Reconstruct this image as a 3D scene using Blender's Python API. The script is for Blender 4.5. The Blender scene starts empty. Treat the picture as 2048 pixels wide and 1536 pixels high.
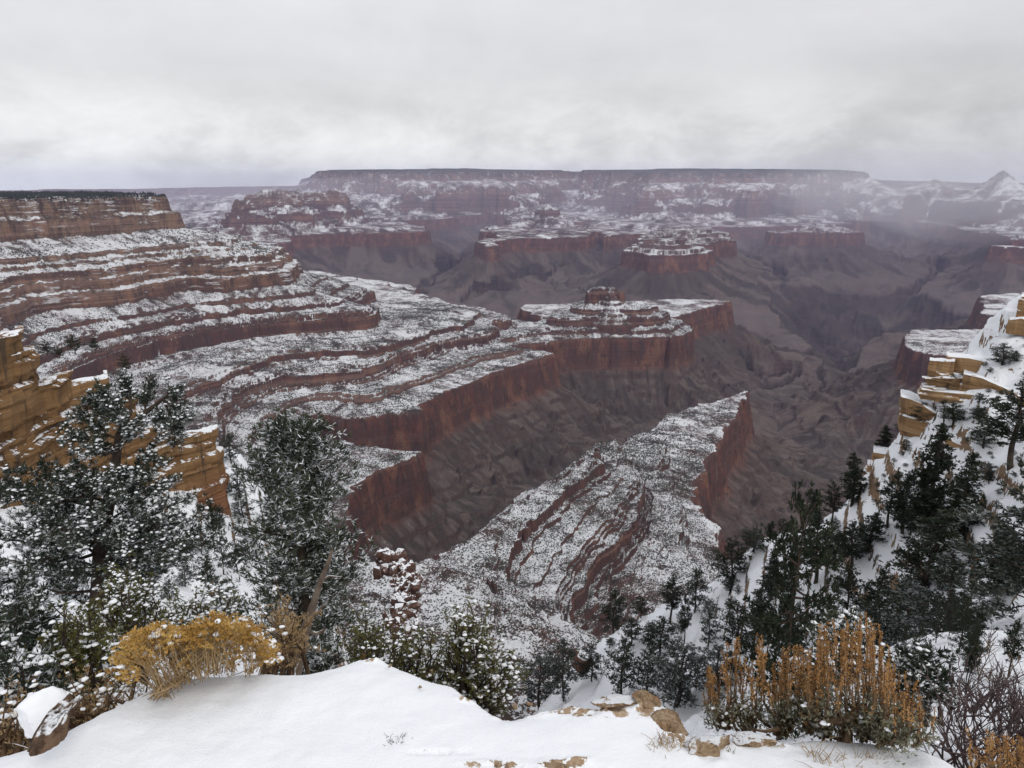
import bpy, bmesh, math, random
import numpy as np
from mathutils import Vector, Matrix, noise as mnoise

# ------------------------------------------------------------------ camera
scene = bpy.context.scene
F_PX, CX, CY = 1592.0, 1024.0, 768.0          # focal length in photo pixels, centre
PITCH = math.atan(398.0 / F_PX)               # camera looks down by this much
cam_data = bpy.data.cameras.new("camera")
cam_data.sensor_width = 36.0
cam_data.lens = 36.0 * F_PX / 2048.0
cam_data.clip_start = 0.05
cam_data.clip_end = 120000.0
cam = bpy.data.objects.new("camera", cam_data)
scene.collection.objects.link(cam)
cam.location = (0, 0, 0)
cam.rotation_euler = (math.pi / 2 - PITCH, 0, 0)
scene.camera = cam

# ------------------------------------------------------------------ sky, sun, exposure
SUN_EL, SUN_ROT = math.radians(42), math.radians(150)
world = bpy.data.worlds.new("World")
scene.world = world
world.use_nodes = True
wn, wl = world.node_tree.nodes, world.node_tree.links
wn.clear()
def wnode(t, **k):
    n = wn.new(t)
    for a, b in k.items():
        setattr(n, a, b)
    return n
out = wnode('ShaderNodeOutputWorld')
bg_sky = wnode('ShaderNodeBackground'); bg_sky.inputs['Strength'].default_value = 0.08
sky = wnode('ShaderNodeTexSky', sky_type='NISHITA', sun_disc=False)
sky.sun_elevation, sky.sun_rotation = SUN_EL, SUN_ROT
wl.new(sky.outputs[0], bg_sky.inputs[0])
tc = wnode('ShaderNodeTexCoord')
sep = wnode('ShaderNodeSeparateXYZ'); wl.new(tc.outputs['Generated'], sep.inputs[0])
def wmath(op, a, b=None, c=None, clamp=False):
    n = wnode('ShaderNodeMath', operation=op); n.use_clamp = clamp
    for i, v in enumerate((a, b, c)):
        if v is None: continue
        if isinstance(v, (int, float)): n.inputs[i].default_value = v
        else: wl.new(v, n.inputs[i])
    return n.outputs[0]
zc = wmath('MAXIMUM', sep.outputs[2], 0.0)
den = wmath('ADD', zc, 0.055)
px_ = wmath('DIVIDE', sep.outputs[0], den); py_ = wmath('DIVIDE', sep.outputs[1], den)
comb = wnode('ShaderNodeCombineXYZ'); wl.new(px_, comb.inputs[0]); wl.new(py_, comb.inputs[1]); comb.inputs[2].default_value = 3.7
def wnoise(scale, detail, rough, dist=0.0, sx=1.0, sy=1.0):
    m = wnode('ShaderNodeMapping'); m.inputs['Scale'].default_value = (sx, sy, 1)
    wl.new(comb.outputs[0], m.inputs[0])
    n = wnode('ShaderNodeTexNoise'); n.inputs['Scale'].default_value = scale
    n.inputs['Detail'].default_value = detail; n.inputs['Roughness'].default_value = rough
    n.inputs['Distortion'].default_value = dist
    wl.new(m.outputs[0], n.inputs['Vector']); return n.outputs[0]
# small puffs of the low cloud bank, in azimuth / elevation
az = wmath('ARCTAN2', sep.outputs[0], sep.outputs[1])
cb2 = wnode('ShaderNodeCombineXYZ'); wl.new(az, cb2.inputs[0])
wl.new(wmath('MULTIPLY', sep.outputs[2], 1.9), cb2.inputs[1]); cb2.inputs[2].default_value = 1.3
n_puff = wnode('ShaderNodeTexNoise'); n_puff.inputs['Scale'].default_value = 5.5; n_puff.inputs['Detail'].default_value = 9
n_puff.inputs['Roughness'].default_value = 0.62; n_puff.inputs['Distortion'].default_value = 0.25
wl.new(cb2.outputs[0], n_puff.inputs['Vector'])
def wn2(scale, detail, rough, dist, kx, ky, off):
    c = wnode('ShaderNodeCombineXYZ'); wl.new(wmath('MULTIPLY', az, kx), c.inputs[0]); wl.new(wmath('MULTIPLY', sep.outputs[2], ky), c.inputs[1]); c.inputs[2].default_value = off
    n = wnode('ShaderNodeTexNoise'); n.inputs['Scale'].default_value = scale; n.inputs['Detail'].default_value = detail
    n.inputs['Roughness'].default_value = rough; n.inputs['Distortion'].default_value = dist; wl.new(c.outputs[0], n.inputs['Vector']); return n.outputs[0]
n_big = wn2(1.5, 4, 0.5, 0.4, 1.0, 3.4, 2.1)
n_mid = wn2(4.2, 10, 0.60, 0.3, 1.0, 2.0, 8.4)
def wramp(val, stops):
    r = wnode('ShaderNodeValToRGB'); wl.new(val, r.inputs[0])
    e = r.color_ramp.elements
    while len(e) < len(stops): e.new(0.5)
    for el, (p, c) in zip(e, stops):
        el.position = p; el.color = (c, c, c, 1) if isinstance(c, (int, float)) else (*c, 1)
    return r.outputs[0]
def wmix(fac, a, b, blend='MIX'):
    n = wnode('ShaderNodeMix', data_type='RGBA', blend_type=blend)
    for i, v in ((0, fac), (6, a), (7, b)):
        if isinstance(v, (int, float)): n.inputs[i].default_value = v if i == 0 else (v, v, v, 1)
        elif isinstance(v, tuple): n.inputs[i].default_value = (*v, 1)
        else: wl.new(v, n.inputs[i])
    return n.outputs[2]
SKY_BASE = wramp(sep.outputs[2], [(0.0, (0.72, 0.75, 0.775)), (0.02, (0.745, 0.765, 0.785)), (0.045, (0.80, 0.805, 0.80)), (0.09, (0.80, 0.80, 0.79)),
                                  (0.13, (0.755, 0.75, 0.755)), (0.18, (0.79, 0.785, 0.80)), (0.26, (0.80, 0.81, 0.835)), (1.0, (0.86, 0.88, 0.93))])
f_big = wramp(n_big, [(0.32, 0.90), (0.5, 1.0), (0.68, 1.08)])
f_mid = wramp(n_mid, [(0.30, 0.93), (0.5, 1.0), (0.70, 1.06)])
low = wramp(sep.outputs[2], [(0.0, 1.0), (0.05, 1.0), (0.11, 0.25), (0.16, 0.0)])
f_puff = wmix(low, 1.0, wramp(n_puff.outputs[0], [(0.32, 0.78), (0.44, 0.95), (0.52, 1.10), (0.64, 1.24)]))
right = wramp(az, [(0.0, 1.0), (0.18, 0.99), (0.5, 0.80), (1.0, 0.80)])
c1 = wmix(1.0, SKY_BASE, f_big, 'MULTIPLY'); c2 = wmix(1.0, c1, f_mid, 'MULTIPLY')
c3 = wmix(1.0, c2, f_puff, 'MULTIPLY')
c4 = wmix(1.0, c3, wmix(wramp(sep.outputs[2], [(0.0, 1.0), (0.08, 0.8), (0.28, 0.15)]), (1, 1, 1), right), 'MULTIPLY')
bg_cloud = wnode('ShaderNodeBackground'); wl.new(c4, bg_cloud.inputs[0]); bg_cloud.inputs['Strength'].default_value = 1.0
mixs = wnode('ShaderNodeMixShader'); mixs.inputs[0].default_value = 0.93
wl.new(bg_sky.outputs[0], mixs.inputs[1]); wl.new(bg_cloud.outputs[0], mixs.inputs[2])
wl.new(mixs.outputs[0], out.inputs['Surface'])

sun_d = bpy.data.lights.new("sun", 'SUN'); sun_d.energy = 1.3; sun_d.angle = math.radians(18); sun_d.color = (1.0, 0.96, 0.9)
sun = bpy.data.objects.new("sun", sun_d); scene.collection.objects.link(sun)
sun.rotation_euler = (math.pi / 2 - SUN_EL, 0, math.pi - SUN_ROT)   # same bearing as the sky's sun

scene.view_settings.view_transform = 'Standard'
scene.view_settings.look = 'None'
scene.view_settings.exposure = 0.0
scene.view_settings.gamma = 1.0
scene.render.engine = 'CYCLES'
cy = scene.cycles
cy.use_denoising = True
cy.denoiser = 'OPENIMAGEDENOISE'
cy.max_bounces = 4; cy.diffuse_bounces = 2; cy.glossy_bounces = 1; cy.transmission_bounces = 2
cy.volume_bounces = 2; cy.transparent_max_bounces = 12
cy.caustics_reflective = False; cy.caustics_refractive = False
cy.use_adaptive_sampling = True; cy.adaptive_threshold = 0.02

# ------------------------------------------------------------------ helpers
COL = scene.collection
rng = np.random.default_rng(7)
random.seed(7)
SP, CP = math.sin(PITCH), math.cos(PITCH)

def ray(px, py):
    u, v = (px - CX) / F_PX, (CY - py) / F_PX
    return (u, CP + v * SP, -SP + v * CP)

TILT0, TILT = 4500.0, 0.03
def tilt(y):
    return TILT * np.clip(np.asarray(y) - TILT0, 0.0, 9300.0)

def at_level(px, py, z0):
    """Where the sight line of a photo pixel meets the bed of rock at height z0 (beds rise to the north)."""
    dx, dy, dz = ray(px, py)
    t = z0 / dz if dz < 0 else 1e9
    if t < 0 or t * dy > TILT0:
        t = (z0 - TILT * TILT0) / (dz - TILT * dy)
    return (dx * t, dy * t)

def at_dist(px, py, d):
    """Point on a photo pixel's sight line at horizontal distance d."""
    dx, dy, dz = ray(px, py)
    t = d / math.hypot(dx, dy)
    return np.array((dx * t, dy * t, dz * t))

def _hash(ix, iy, iz, seed):
    h = (ix.astype(np.uint32) * np.uint32(374761393) + iy.astype(np.uint32) * np.uint32(668265263)
         + iz.astype(np.uint32) * np.uint32(2147483647) + np.uint32((seed * 974634777 + 12345) & 0xffffffff))
    h = (h ^ (h >> np.uint32(13))) * np.uint32(1274126177)
    h = (h ^ (h >> np.uint32(16))) * np.uint32(2246822519)
    h ^= h >> np.uint32(15)
    return h.astype(np.float32) * np.float32(2.0 / 4294967295.0) - np.float32(1.0)

def vnoise2(x, y, seed=0):
    x = np.asarray(x, np.float64); y = np.asarray(y, np.float64)
    fx, fy = np.floor(x), np.floor(y)
    ix, iy = fx.astype(np.int64), fy.astype(np.int64)
    tx, ty = (x - fx).astype(np.float32), (y - fy).astype(np.float32)
    tx = tx * tx * (3 - 2 * tx); ty = ty * ty * (3 - 2 * ty)
    z = np.zeros_like(ix)
    a = _hash(ix, iy, z, seed); b = _hash(ix + 1, iy, z, seed)
    c = _hash(ix, iy + 1, z, seed); d = _hash(ix + 1, iy + 1, z, seed)
    return (a + (b - a) * tx) * (1 - ty) + (c + (d - c) * tx) * ty

def fbm2(x, y, octv=4, seed=0, gain=0.5, lac=2.03, ridged=False):
    s, amp, tot = 0.0, 1.0, 0.0
    x = np.asarray(x, np.float64); y = np.asarray(y, np.float64)
    for o in range(octv):
        n = vnoise2(x, y, seed + o * 17)
        if ridged: n = 1.0 - 2.0 * np.abs(n)
        s = s + amp * n; tot += amp
        amp *= gain
        x, y = (x * 0.8 - y * 0.6) * lac + 13.1, (x * 0.6 + y * 0.8) * lac + 7.7
    return s / tot

def make_mesh(name, verts, faces_flat, nside, mat=None, smooth=False, attrs=None):
    """Fast mesh from arrays; faces_flat is (n, nside)."""
    me = bpy.data.meshes.new(name)
    verts = np.asarray(verts, np.float32); faces = np.asarray(faces_flat, np.int32)
    n = len(faces)
    me.vertices.add(len(verts)); me.vertices.foreach_set('co', verts.ravel())
    me.loops.add(n * nside); me.loops.foreach_set('vertex_index', faces.ravel())
    me.polygons.add(n)
    me.polygons.foreach_set('loop_start', np.arange(0, n * nside, nside, dtype=np.int32))
    me.polygons.foreach_set('loop_total', np.full(n, nside, np.int32))
    if attrs:
        for k, v in attrs.items():
            a = me.attributes.new(k, 'FLOAT', 'POINT'); a.data.foreach_set('value', np.asarray(v, np.float32).ravel())
    me.update(calc_edges=True)
    me.polygons.foreach_set('use_smooth', np.full(n, smooth, bool))
    if mat: me.materials.append(mat)
    return me

def link(name, me, parent=None, **props):
    o = bpy.data.objects.new(name, me); COL.objects.link(o)
    if parent is not None: o.parent = parent
    for k, v in props.items(): o[k] = v
    return o

def grid_faces(nr, nc):
    i = np.arange(nr - 1)[:, None] * nc + np.arange(nc - 1)[None, :]
    i = i.ravel()
    return np.stack([i, i + 1, i + nc + 1, i + nc], 1)

# material helper -------------------------------------------------------
class MatB:
    def __init__(self, name, rough=0.9, spec=0.2):
        self.m = bpy.data.materials.new(name); self.m.use_nodes = True
        self.t = self.m.node_tree; self.n = self.t.nodes; self.l = self.t.links
        self.b = self.n['Principled BSDF']
        self.b.inputs['Roughness'].default_value = rough
        self.b.inputs['Specular IOR Level'].default_value = spec
    def node(self, t, **k):
        n = self.n.new(t)
        for a, b in k.items(): setattr(n, a, b)
        return n
    def put(self, v, sock):
        if isinstance(v, (int, float)): sock.default_value = (v, v, v, 1) if sock.type == 'RGBA' else v
        elif isinstance(v, tuple): sock.default_value = (*v, 1) if (len(v) == 3 and sock.type == 'RGBA') else v
        else: self.l.new(v, sock)
    def attr(self, name): return self.node('ShaderNodeAttribute', attribute_name=name).outputs['Fac']
    def math(self, op, a, b=None, c=None, clamp=False):
        n = self.node('ShaderNodeMath', operation=op); n.use_clamp = clamp
        for i, v in enumerate((a, b, c)):
            if v is not None: self.put(v, n.inputs[i])
        return n.outputs[0]
    def smooth(self, v, lo, hi):
        n = self.node('ShaderNodeMapRange', interpolation_type='SMOOTHSTEP')
        self.put(v, n.inputs[0]); self.put(lo, n.inputs[1]); self.put(hi, n.inputs[2])
        return n.outputs[0]
    def pos(self, sx=1.0, sy=1.0, sz=1.0):
        g = self.node('ShaderNodeNewGeometry'); m = self.node('ShaderNodeMapping')
        m.inputs['Scale'].default_value = (sx, sy, sz); self.l.new(g.outputs['Position'], m.inputs[0]); return m.outputs[0]
    def obj(self, sx=1.0, sy=1.0, sz=1.0):
        g = self.node('ShaderNodeTexCoord'); m = self.node('ShaderNodeMapping')
        m.inputs['Scale'].default_value = (sx, sy, sz); self.l.new(g.outputs['Object'], m.inputs[0]); return m.outputs[0]
    def normal(self):
        g = self.node('ShaderNodeNewGeometry'); s = self.node('ShaderNodeSeparateXYZ')
        self.l.new(g.outputs['Normal'], s.inputs[0]); return s.outputs
    def noise(self, vec, scale=1.0, detail=3, rough=0.55, dist=0.0):
        n = self.node('ShaderNodeTexNoise'); self.put(scale, n.inputs['Scale']); n.inputs['Detail'].default_value = detail
        n.inputs['Roughness'].default_value = rough; n.inputs['Distortion'].default_value = dist
        if vec is not None: self.l.new(vec, n.inputs['Vector'])
        return n.outputs[0]
    def voronoi(self, vec, scale=1.0, feature='F1', rnd=1.0):
        n = self.node('ShaderNodeTexVoronoi', feature=feature); self.put(scale, n.inputs['Scale'])
        n.inputs['Randomness'].default_value = rnd
        self.l.new(vec, n.inputs['Vector']); return n
    def ramp(self, v, stops, interp='LINEAR'):
        r = self.node('ShaderNodeValToRGB'); self.put(v, r.inputs[0]); r.color_ramp.interpolation = interp
        e = r.color_ramp.elements
        while len(e) < len(stops): e.new(0.5)
        for el, (p, c) in zip(e, stops):
            el.position = p; el.color = (c, c, c, 1) if isinstance(c, (int, float)) else (*c, 1)
        return r.outputs[0]
    def mix(self, f, a, b, blend='MIX'):
        n = self.node('ShaderNodeMix', data_type='RGBA', blend_type=blend)
        self.put(f, n.inputs[0]); self.put(a, n.inputs[6]); self.put(b, n.inputs[7]); return n.outputs[2]
    def color(self, c): self.put(c, self.b.inputs['Base Color']); return self
    def bump(self, h, strength=0.5, dist=0.1):
        n = self.node('ShaderNodeBump'); n.inputs['Strength'].default_value = strength; n.inputs['Distance'].default_value = dist
        self.put(h, n.inputs['Height']); self.l.new(n.outputs[0], self.b.inputs['Normal']); return self
SNOW = (0.86, 0.875, 0.90)
# ================================================================== THE CANYON
# Beds of rock, heights below the camera (metres)
ZR, ZS1, ZU, ZS2, ZH, ZF = -600.0, -540.0, -510.0, -440.0, -340.0, -160.0
QR, QS1, QU, QS2, QH, QF = 0.0, 145.0, 212.0, 298.0, 450.0, 700.0
LV = dict(R=(QR, ZR), S=(QS1, ZS1), U=(QU, ZU), T=(QS2, ZS2), H=(QH, ZH), K=(QF, ZF))

def strata_profile():
    """Height of the ground against q: every bed is a cliff or a slope of its own."""
    r = np.random.default_rng(11)
    anchors = [(-9000, -1110), (-4000, -1075), (-2000, -1035), (-1100, -995), (-700, -958), (-420, -915), (-330, -892), (-322, -876), (-190, -838),
               (-98, -788), (-92, -776), (-60, -756), (-55, -744), (-32, -731), (-21, -718), (-4, -610), (0, -600),
               (56, -588), (57, -577), (143, -568), (144.5, -540), (210, -527), (211, -509), (295, -488), (297, -443), (300, -440), (356, -417), (357, -406), (447, -344), (450, -340), (455, -303), (478, -294), (483, -270), (497, -264),
               (503, -244), (566, -214), (572, -200), (694, -162), (700, -160), (706, -108), (734, -90), (739, -50), (800, -38), (2200, -10)]
    q = [a for a, _ in anchors]; z = [b for _, b in anchors]
    # thin ledges of the red Supai and of the slopes above it
    extra_q, extra_z = [], []
    def steps(q0, q1, n, frac):
        qs = np.sort(r.uniform(q0 + 4, q1 - 6, n)); last = -1e9
        for a in qs:
            if a - last < (q1 - q0) / n * 0.4: continue
            last = a
            z0, z1 = np.interp([a, a + 2.0], q, z)
            h = r.uniform(0.5, 1.6) * frac
            extra_q.append((a, a + 0.8, h))
    for a, h in ((22, 3), (38, 2.5), (66, 4), (96, 3), (118, 4), (131, 6), (137, 5), (158, 7), (184, 5), (203, 6), (220, 6), (250, 5), (280, 6), (287, 7), (306, 7), (313, 6), (322, 4),
                 (340, 3), (372, 4), (398, 3), (540, 3), (-130, 6), (-210, 7), (748, 6), (770, 5)):
        extra_q.append((a, a + 0.8, h))
    for a, h in ((30, 4), (66, 5), (112, 4), (130, 6), (137, 6), (155, 7), (163, 6), (243, 6), (276, 5), (284, 7), (306, 7), (313, 6), (322, 4),
                 (362, 5), (398, 4), (540, 3), (-130, 6), (-210, 7), (748, 6), (770, 5)):
        extra_q.append((a, a + 0.8, h))
    qq = np.unique(np.concatenate([q] + [[a - .01, a, b, b + .01] for a, b, _ in extra_q]))
    zz = np.interp(qq, q, z)
    for a, b, h in extra_q:                         # a small riser, paid back gently just above and below
        zz += h * (np.clip((qq - a) / (b - a), 0, 1) - np.clip((qq - (a - 9)) / 20.0, 0, 1))
    return qq, zz
PQ, PZ = strata_profile()
_qs = np.arange(-330, 900, 0.25); _dz = np.gradient(np.interp(_qs, PQ, PZ), _qs)
def cliffness(q): return np.interp(q, _qs, np.clip((_dz - 2.5) / 2.5, 0, 1))

# --- outlines of each bed's rim.  ('p', x, y): traced from the photograph at that bed's height; ('w', x, y): plan metres
def outline(level, pts):
    z0 = LV[level][1]
    o = []
    for p in pts:
        o.append(at_level(p[1], p[2], z0) if p[0] == 'p' else (float(p[1]), float(p[2])))
    return np.array(o)
def P(*xy): return [('p', a, b) for a, b in xy]
def W(*xy): return [('w', a, b) for a, b in xy]

south_R = outline('R',
    W((9000, -3000), (7000, 2600)) + P((2048, 590), (1956, 591), (1948, 612), (1975, 640), (2012, 652), (1990, 654), (1900, 659), (1832, 663), (1806, 684), (1812, 700)) +
    W((1900, 2550), (2300, 1700), (1500, 900), (700, 980), (520, 1060)) +
    P((1445, 1112), (1450, 1062), (1410, 1022), (1385, 985), (1402, 922), (1430, 880), (1478, 812), (1492, 783),
      (1340, 826), (1255, 885)) +
    W((70, 1560), (-30, 1390), (-110, 1230), (-190, 1150), (-280, 1190)) +
    P((680, 990), (750, 945), (836, 905), (700, 892), (640, 880)) + W((-480, 1690), (-560, 1760)) +
    P((640, 826), (700, 832), (846, 828), (842, 806), (920, 772), (1000, 741), (1110, 706), (1060, 702), (1030, 692),
      (1100, 682), (1200, 670), (1310, 656), (1346, 676), (1325, 642), (1380, 623), (1440, 603), (1400, 598), (1320, 598), (1240, 602), (1140, 611),
      (1062, 609), (1055, 616), (1078, 629), (1126, 643), (1072, 651), (1020, 642), (930, 612), (860, 600), (806, 584), (798, 573), (748, 571), (600, 551)) +
    W((-2300, 5600), (-7000, 5200), (-9000, -3000)))
south_S = outline('S',
    W((8000, -3000), (5200, 1500), (2600, 1500), (1300, 900), (800, 800)) + P((1330, 1275), (1200, 1290), (1118, 1245), (1132, 1190), (1190, 1108), (1255, 1040), (1276, 990),
      (1262, 930), (1232, 882), (1196, 886)) + W((90, 1400), (20, 1280), (-60, 1150), (-130, 1060), (-230, 1030), (-400, 1120), (-520, 1350)) +
    P((430, 812), (500, 778), (560, 752), (640, 746), (700, 744), (742, 734), (770, 716), (850, 690), (985, 668), (1000, 655), (985, 645), (1030, 640),
      (985, 622), (900, 604), (760, 570), (600, 545)) + W((-2300, 5000), (-6500, 4800), (-8000, -3000)))
south_U = outline('U',
    W((7500, -3000), (4000, 1200), (1900, 1050), (1250, 740), (700, 680)) + P((1235, 1312), (1095, 1262), (1040, 1218), (1008, 1188), (1010, 1100), (1080, 1020), (1150, 960), (1186, 925), (1199, 898)) +
    W((78, 1330), (8, 1220), (-62, 1090), (-135, 1000), (-240, 965), (-410, 1010), (-580, 1250), (-650, 1480)) + P((330, 790), (430, 762), (540, 714), (640, 701), (740, 698), (800, 680), (900, 655), (952, 640), (960, 626), (900, 609), (780, 576), (640, 552)) +
    W((-1900, 4550), (-6100, 4500), (-7500, -3000)))
south_T = outline('T',
    W((7000, -3000), (3000, 900), (1300, 600), (620, 560)) + P((1150, 1300), (1060, 1250), (1000, 1190), (930, 1140), (850, 1112)) + W((-240, 880), (-420, 880), (-640, 1120), (-720, 1400)) +
    P((120, 744), (200, 712), (330, 676), (450, 655), (560, 641), (660, 633), (736, 627), (742, 613), (700, 606), (745, 580), (700, 568), (600, 556)) +
    W((-1500, 4100), (-5800, 4300), (-7000, -3000)))
south_H = outline('H',
    W((6000, -3000), (2500, 500), (900, 430), (300, 470), (0, 480), (-300, 540), (-620, 760), (-1100, 1100)) +
    P((0, 650), (70, 622), (170, 610), (240, 602), (290, 589), (376, 577), (445, 578), (500, 570), (560, 565), (582, 560)) +
    W((-900, 3300), (-1300, 3800), (-4500, 3900), (-6000, -3000)))
south_K = outline('K',
    W((5000, -3000), (2500, -500), (-1600, -500), (-2000, 1200)) + P((0, 480), (120, 472), (240, 465), (356, 456)) + W((-1500, 3350), (-3800, 3500), (-5000, -3000)))
def at_d(*xyd): return np.array([at_dist(a, b, d)[:2] for a, b, d in xyd])
_unused_butte = at_d((1120, 640, 3330), (1180, 630, 3270), (1250, 630, 3270), (1300, 625, 3340), (1310, 610, 3450), (1265, 606, 3560), (1200, 604, 3580), (1140, 610, 3470))
butte_T = at_d((1182, 600, 3440), (1196, 600, 3420), (1208, 600, 3440), (1226, 600, 3415), (1238, 600, 3436), (1256, 600, 3424), (1264, 600, 3470), (1244, 600, 3500), (1225, 590, 3530), (1184, 590, 3490))

north_R = outline('R',
    W((-26000, 30000), (-22000, 9000), (-9000, 8200)) + P((420, 515), (470, 505), (527, 494), (600, 470), (640, 467), (760, 464), (853, 462), (850, 452), (780, 442), (904, 438), (915, 434),
      (996, 424), (1014, 430), (1020, 446), (978, 492), (1037, 475), (1171, 471), (1178, 461), (1152, 446), (1186, 441), (1200, 471), (1300, 466), (1296, 492), (1406, 492), (1402, 481),
      (1386, 474), (1446, 471), (1448, 455), (1610, 451), (1617, 458), (1723, 461), (1722, 442), (1726, 432), (1800, 429), (1850, 432), (1868, 446), (1940, 462), (2008, 476), (2040, 470), (2120, 470)) +
    W((9000, 7600), (22000, 9000), (26000, 30000)))
north_S = outline('S',
    W((-26000, 30000), (-22000, 10500), (-9000, 9200)) + P((402, 446), (470, 438), (560, 446), (612, 436), (700, 440), (810, 436), (780, 428), (880, 420), (960, 410), (1060, 424), (1096, 428), (1118, 410), (1160, 420), (1230, 420),
      (1262, 432), (1330, 428), (1330, 440), (1460, 432), (1500, 420), (1640, 424), (1700, 430), (1760, 415), (1840, 412), (1900, 425), (1980, 440), (2060, 440), (2120, 436)) +
    W((9000, 9300), (22000, 10000), (26000, 30000)))
# the north rim: scalloped promontories between 13 and 20 km
def rim_line(level, base, amp, seed):
    a = np.radians(np.linspace(-44, 44, 70)); r = np.random.default_rng(seed)
    d = np.interp(np.degrees(a), [-44, -28, -20, -14.5, -13, -8, -3, 2, 4.5, 6.5, 9, 14, 19, 22.5, 24, 27, 30, 44], base)
    d = d + np.array([r.uniform(-amp, amp) for _ in a])
    pts = [(math.sin(t) * s, math.cos(t) * s) for t, s in zip(a, d)]
    return np.array(pts + [(40000, 40000), (-40000, 40000)])
north_H = rim_line('H', [20000, 19500, 18500, 15500, 12600, 11900, 11700, 12100, 14500, 11600, 10700, 11100, 11300, 11900, 15500, 18500, 20000, 21000], 750, 5)
north_K = rim_line('K', [45000, 45000, 45000, 32000, 13300, 12500, 12300, 12700, 15600, 12200, 11350, 11750, 11950, 12600, 32000, 45000, 45000, 45000], 420, 6)

def blob(level, px, py, rx, ry, n=12, seed=0, rot=0.0):
    cx, cyy = at_level(px, py, LV[level][1]); r = np.random.default_rng(seed)
    t = np.linspace(0, 2 * math.pi, n, endpoint=False)
    k = 1 + r.uniform(-.22, .22, n)
    x, y = np.cos(t) * rx * k, np.sin(t) * ry * k
    c, s = math.cos(rot), math.sin(rot)
    return np.array([(cx + a * c - b * s, cyy + a * s + b * c) for a, b in zip(x, y)])

# (levels from the lowest up, extra rise allowed above the last one in q)
MASSIFS = [
    ([('R', south_R), ('S', south_S), ('U', south_U), ('T', south_T), ('H', south_H), ('K', south_K)], 900),
    ([('T', butte_T)], 45, 1.4),
    ([('S', at_d((1108, 636, 3310), (1140, 634, 3275), (1168, 632, 3290), (1182, 628, 3380), (1120, 630, 3430)))], 14, 1.3),
    ([('U', at_d((1258, 620, 3400), (1284, 618, 3380), (1306, 618, 3400), (1316, 612, 3470), (1268, 610, 3500)))], 12, 1.4),
    ([('R', north_R), ('S', north_S), ('H', north_H), ('K', north_K)], 1400),
    ([('H', blob('H', 556, 408, 330, 260, seed=1))], 200),         # snow-capped temple
    ([('H', blob('H', 492, 418, 110, 90, seed=2))], 30),           # block beside it
    ([('H', blob('H', 640, 404, 260, 200, seed=8))], 60),
    ([('T', blob('T', 1096, 421, 90, 70, seed=3))], 45),           # small point on the middle mesa
    ([('T', blob('T', 1190, 400, 300, 240, seed=4))], 155),        # stepped pyramid
    ([('T', blob('T', 1380, 412, 420, 330, seed=9))], 60),
    ([('S', blob('S', 1370, 466, 260, 160, seed=12))], 90),
    ([('S', blob('S', 1320, 485, 160, 120, seed=13))], 60),
    ([('S', blob('S', 1655, 447, 160, 120, seed=14))], 110),
    ([('R', blob('R', 2030, 492, 120, 90, seed=15))], 20),         # red pinnacle at the right edge
    ([('R', blob('R', 1660, 462, 420, 300, seed=16))], 20),
]
# horn-shaped temples on the skyline: centre pixel, distance, summit pixel row, foot radius
def summit(px, py, d): 
    x, y, z = at_dist(px, py, d); return x, y, z
HORNS = [(1221, 577, 3445, 125, 1.25, 128), (2007, 337, 11500, 540, 1.6, 370), (1871, 357, 13000, 620, 2.2, 150), (1738, 354, 12500, 560, 1.6, 220), (2100, 362, 12000, 500, 1.6, 200)]
# inner gorge and side gorges, rims on the Tonto platform
ZT = -985.0
def tonto(*xy): return np.array([at_level(a, b, ZT) for a, b in xy])
GORGES = [
    (tonto((1500, 588), (1560, 577), (1640, 570), (1720, 580), (1800, 578), (1880, 600), (1960, 622), (2100, 618), (2100, 648), (1900, 655), (1800, 672), (1765, 690), (1690, 742), (1640, 768),
           (1606, 762), (1630, 735), (1614, 706), (1650, 690), (1600, 668), (1555, 640), (1505, 612)), 330),
    (tonto((800, 592), (824, 572), (850, 556), (872, 538), (930, 531), (996, 522), (1010, 530), (905, 546), (880, 556), (846, 590), (830, 612)), 260),
    (tonto((905, 598), (1000, 582), (1060, 562), (1124, 552), (1122, 558), (1060, 574), (1000, 594), (905, 608)), 150),
    (tonto((1560, 575), (1530, 545), (1480, 530), (1486, 526), (1545, 538), (1590, 570)), 160),
    (tonto((1790, 580), (1840, 540), (1900, 520), (1990, 510), (1990, 516), (1900, 530), (1860, 552), (1830, 585)), 180),
    (tonto((1606, 765), (1560, 790), (1500, 812), (1440, 845), (1440, 852), (1510, 822), (1570, 800), (1616, 772)), 70),
    (tonto((1640, 760), (1650, 800), (1630, 840), (1600, 862), (1606, 864), (1640, 846), (1660, 802), (1652, 758)), 40),
    (tonto((1360, 720), (1440, 760), (1520, 790), (1600, 768), (1596, 760), (1520, 778), (1445, 750), (1370, 712)), 70),
    (tonto((1050, 560), (1180, 600), (1300, 560), (1302, 564), (1190, 608), (1060, 568)), 60),
]

def sdf(poly, x, y):
    """Signed distance to a closed outline, positive inside."""
    best = np.full(x.shape, 1e18, np.float64); inside = np.zeros(x.shape, bool)
    n = len(poly)
    for i in range(n):
        ax, ay = poly[i]; bx, by = poly[(i + 1) % n]
        ex, ey = bx - ax, by - ay
        L = ex * ex + ey * ey + 1e-9
        wx, wy = x - ax, y - ay
        t = np.clip((wx * ex + wy * ey) / L, 0, 1)
        dx, dy = wx - ex * t, wy - ey * t
        np.minimum(best, dx * dx + dy * dy, out=best)
        c = (ay > y) != (by > y)
        if ay != by:
            inside ^= c & (x < (bx - ax) * (y - ay) / (by - ay) + ax)
    d = np.sqrt(best)
    return np.where(inside, d, -d)

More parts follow.
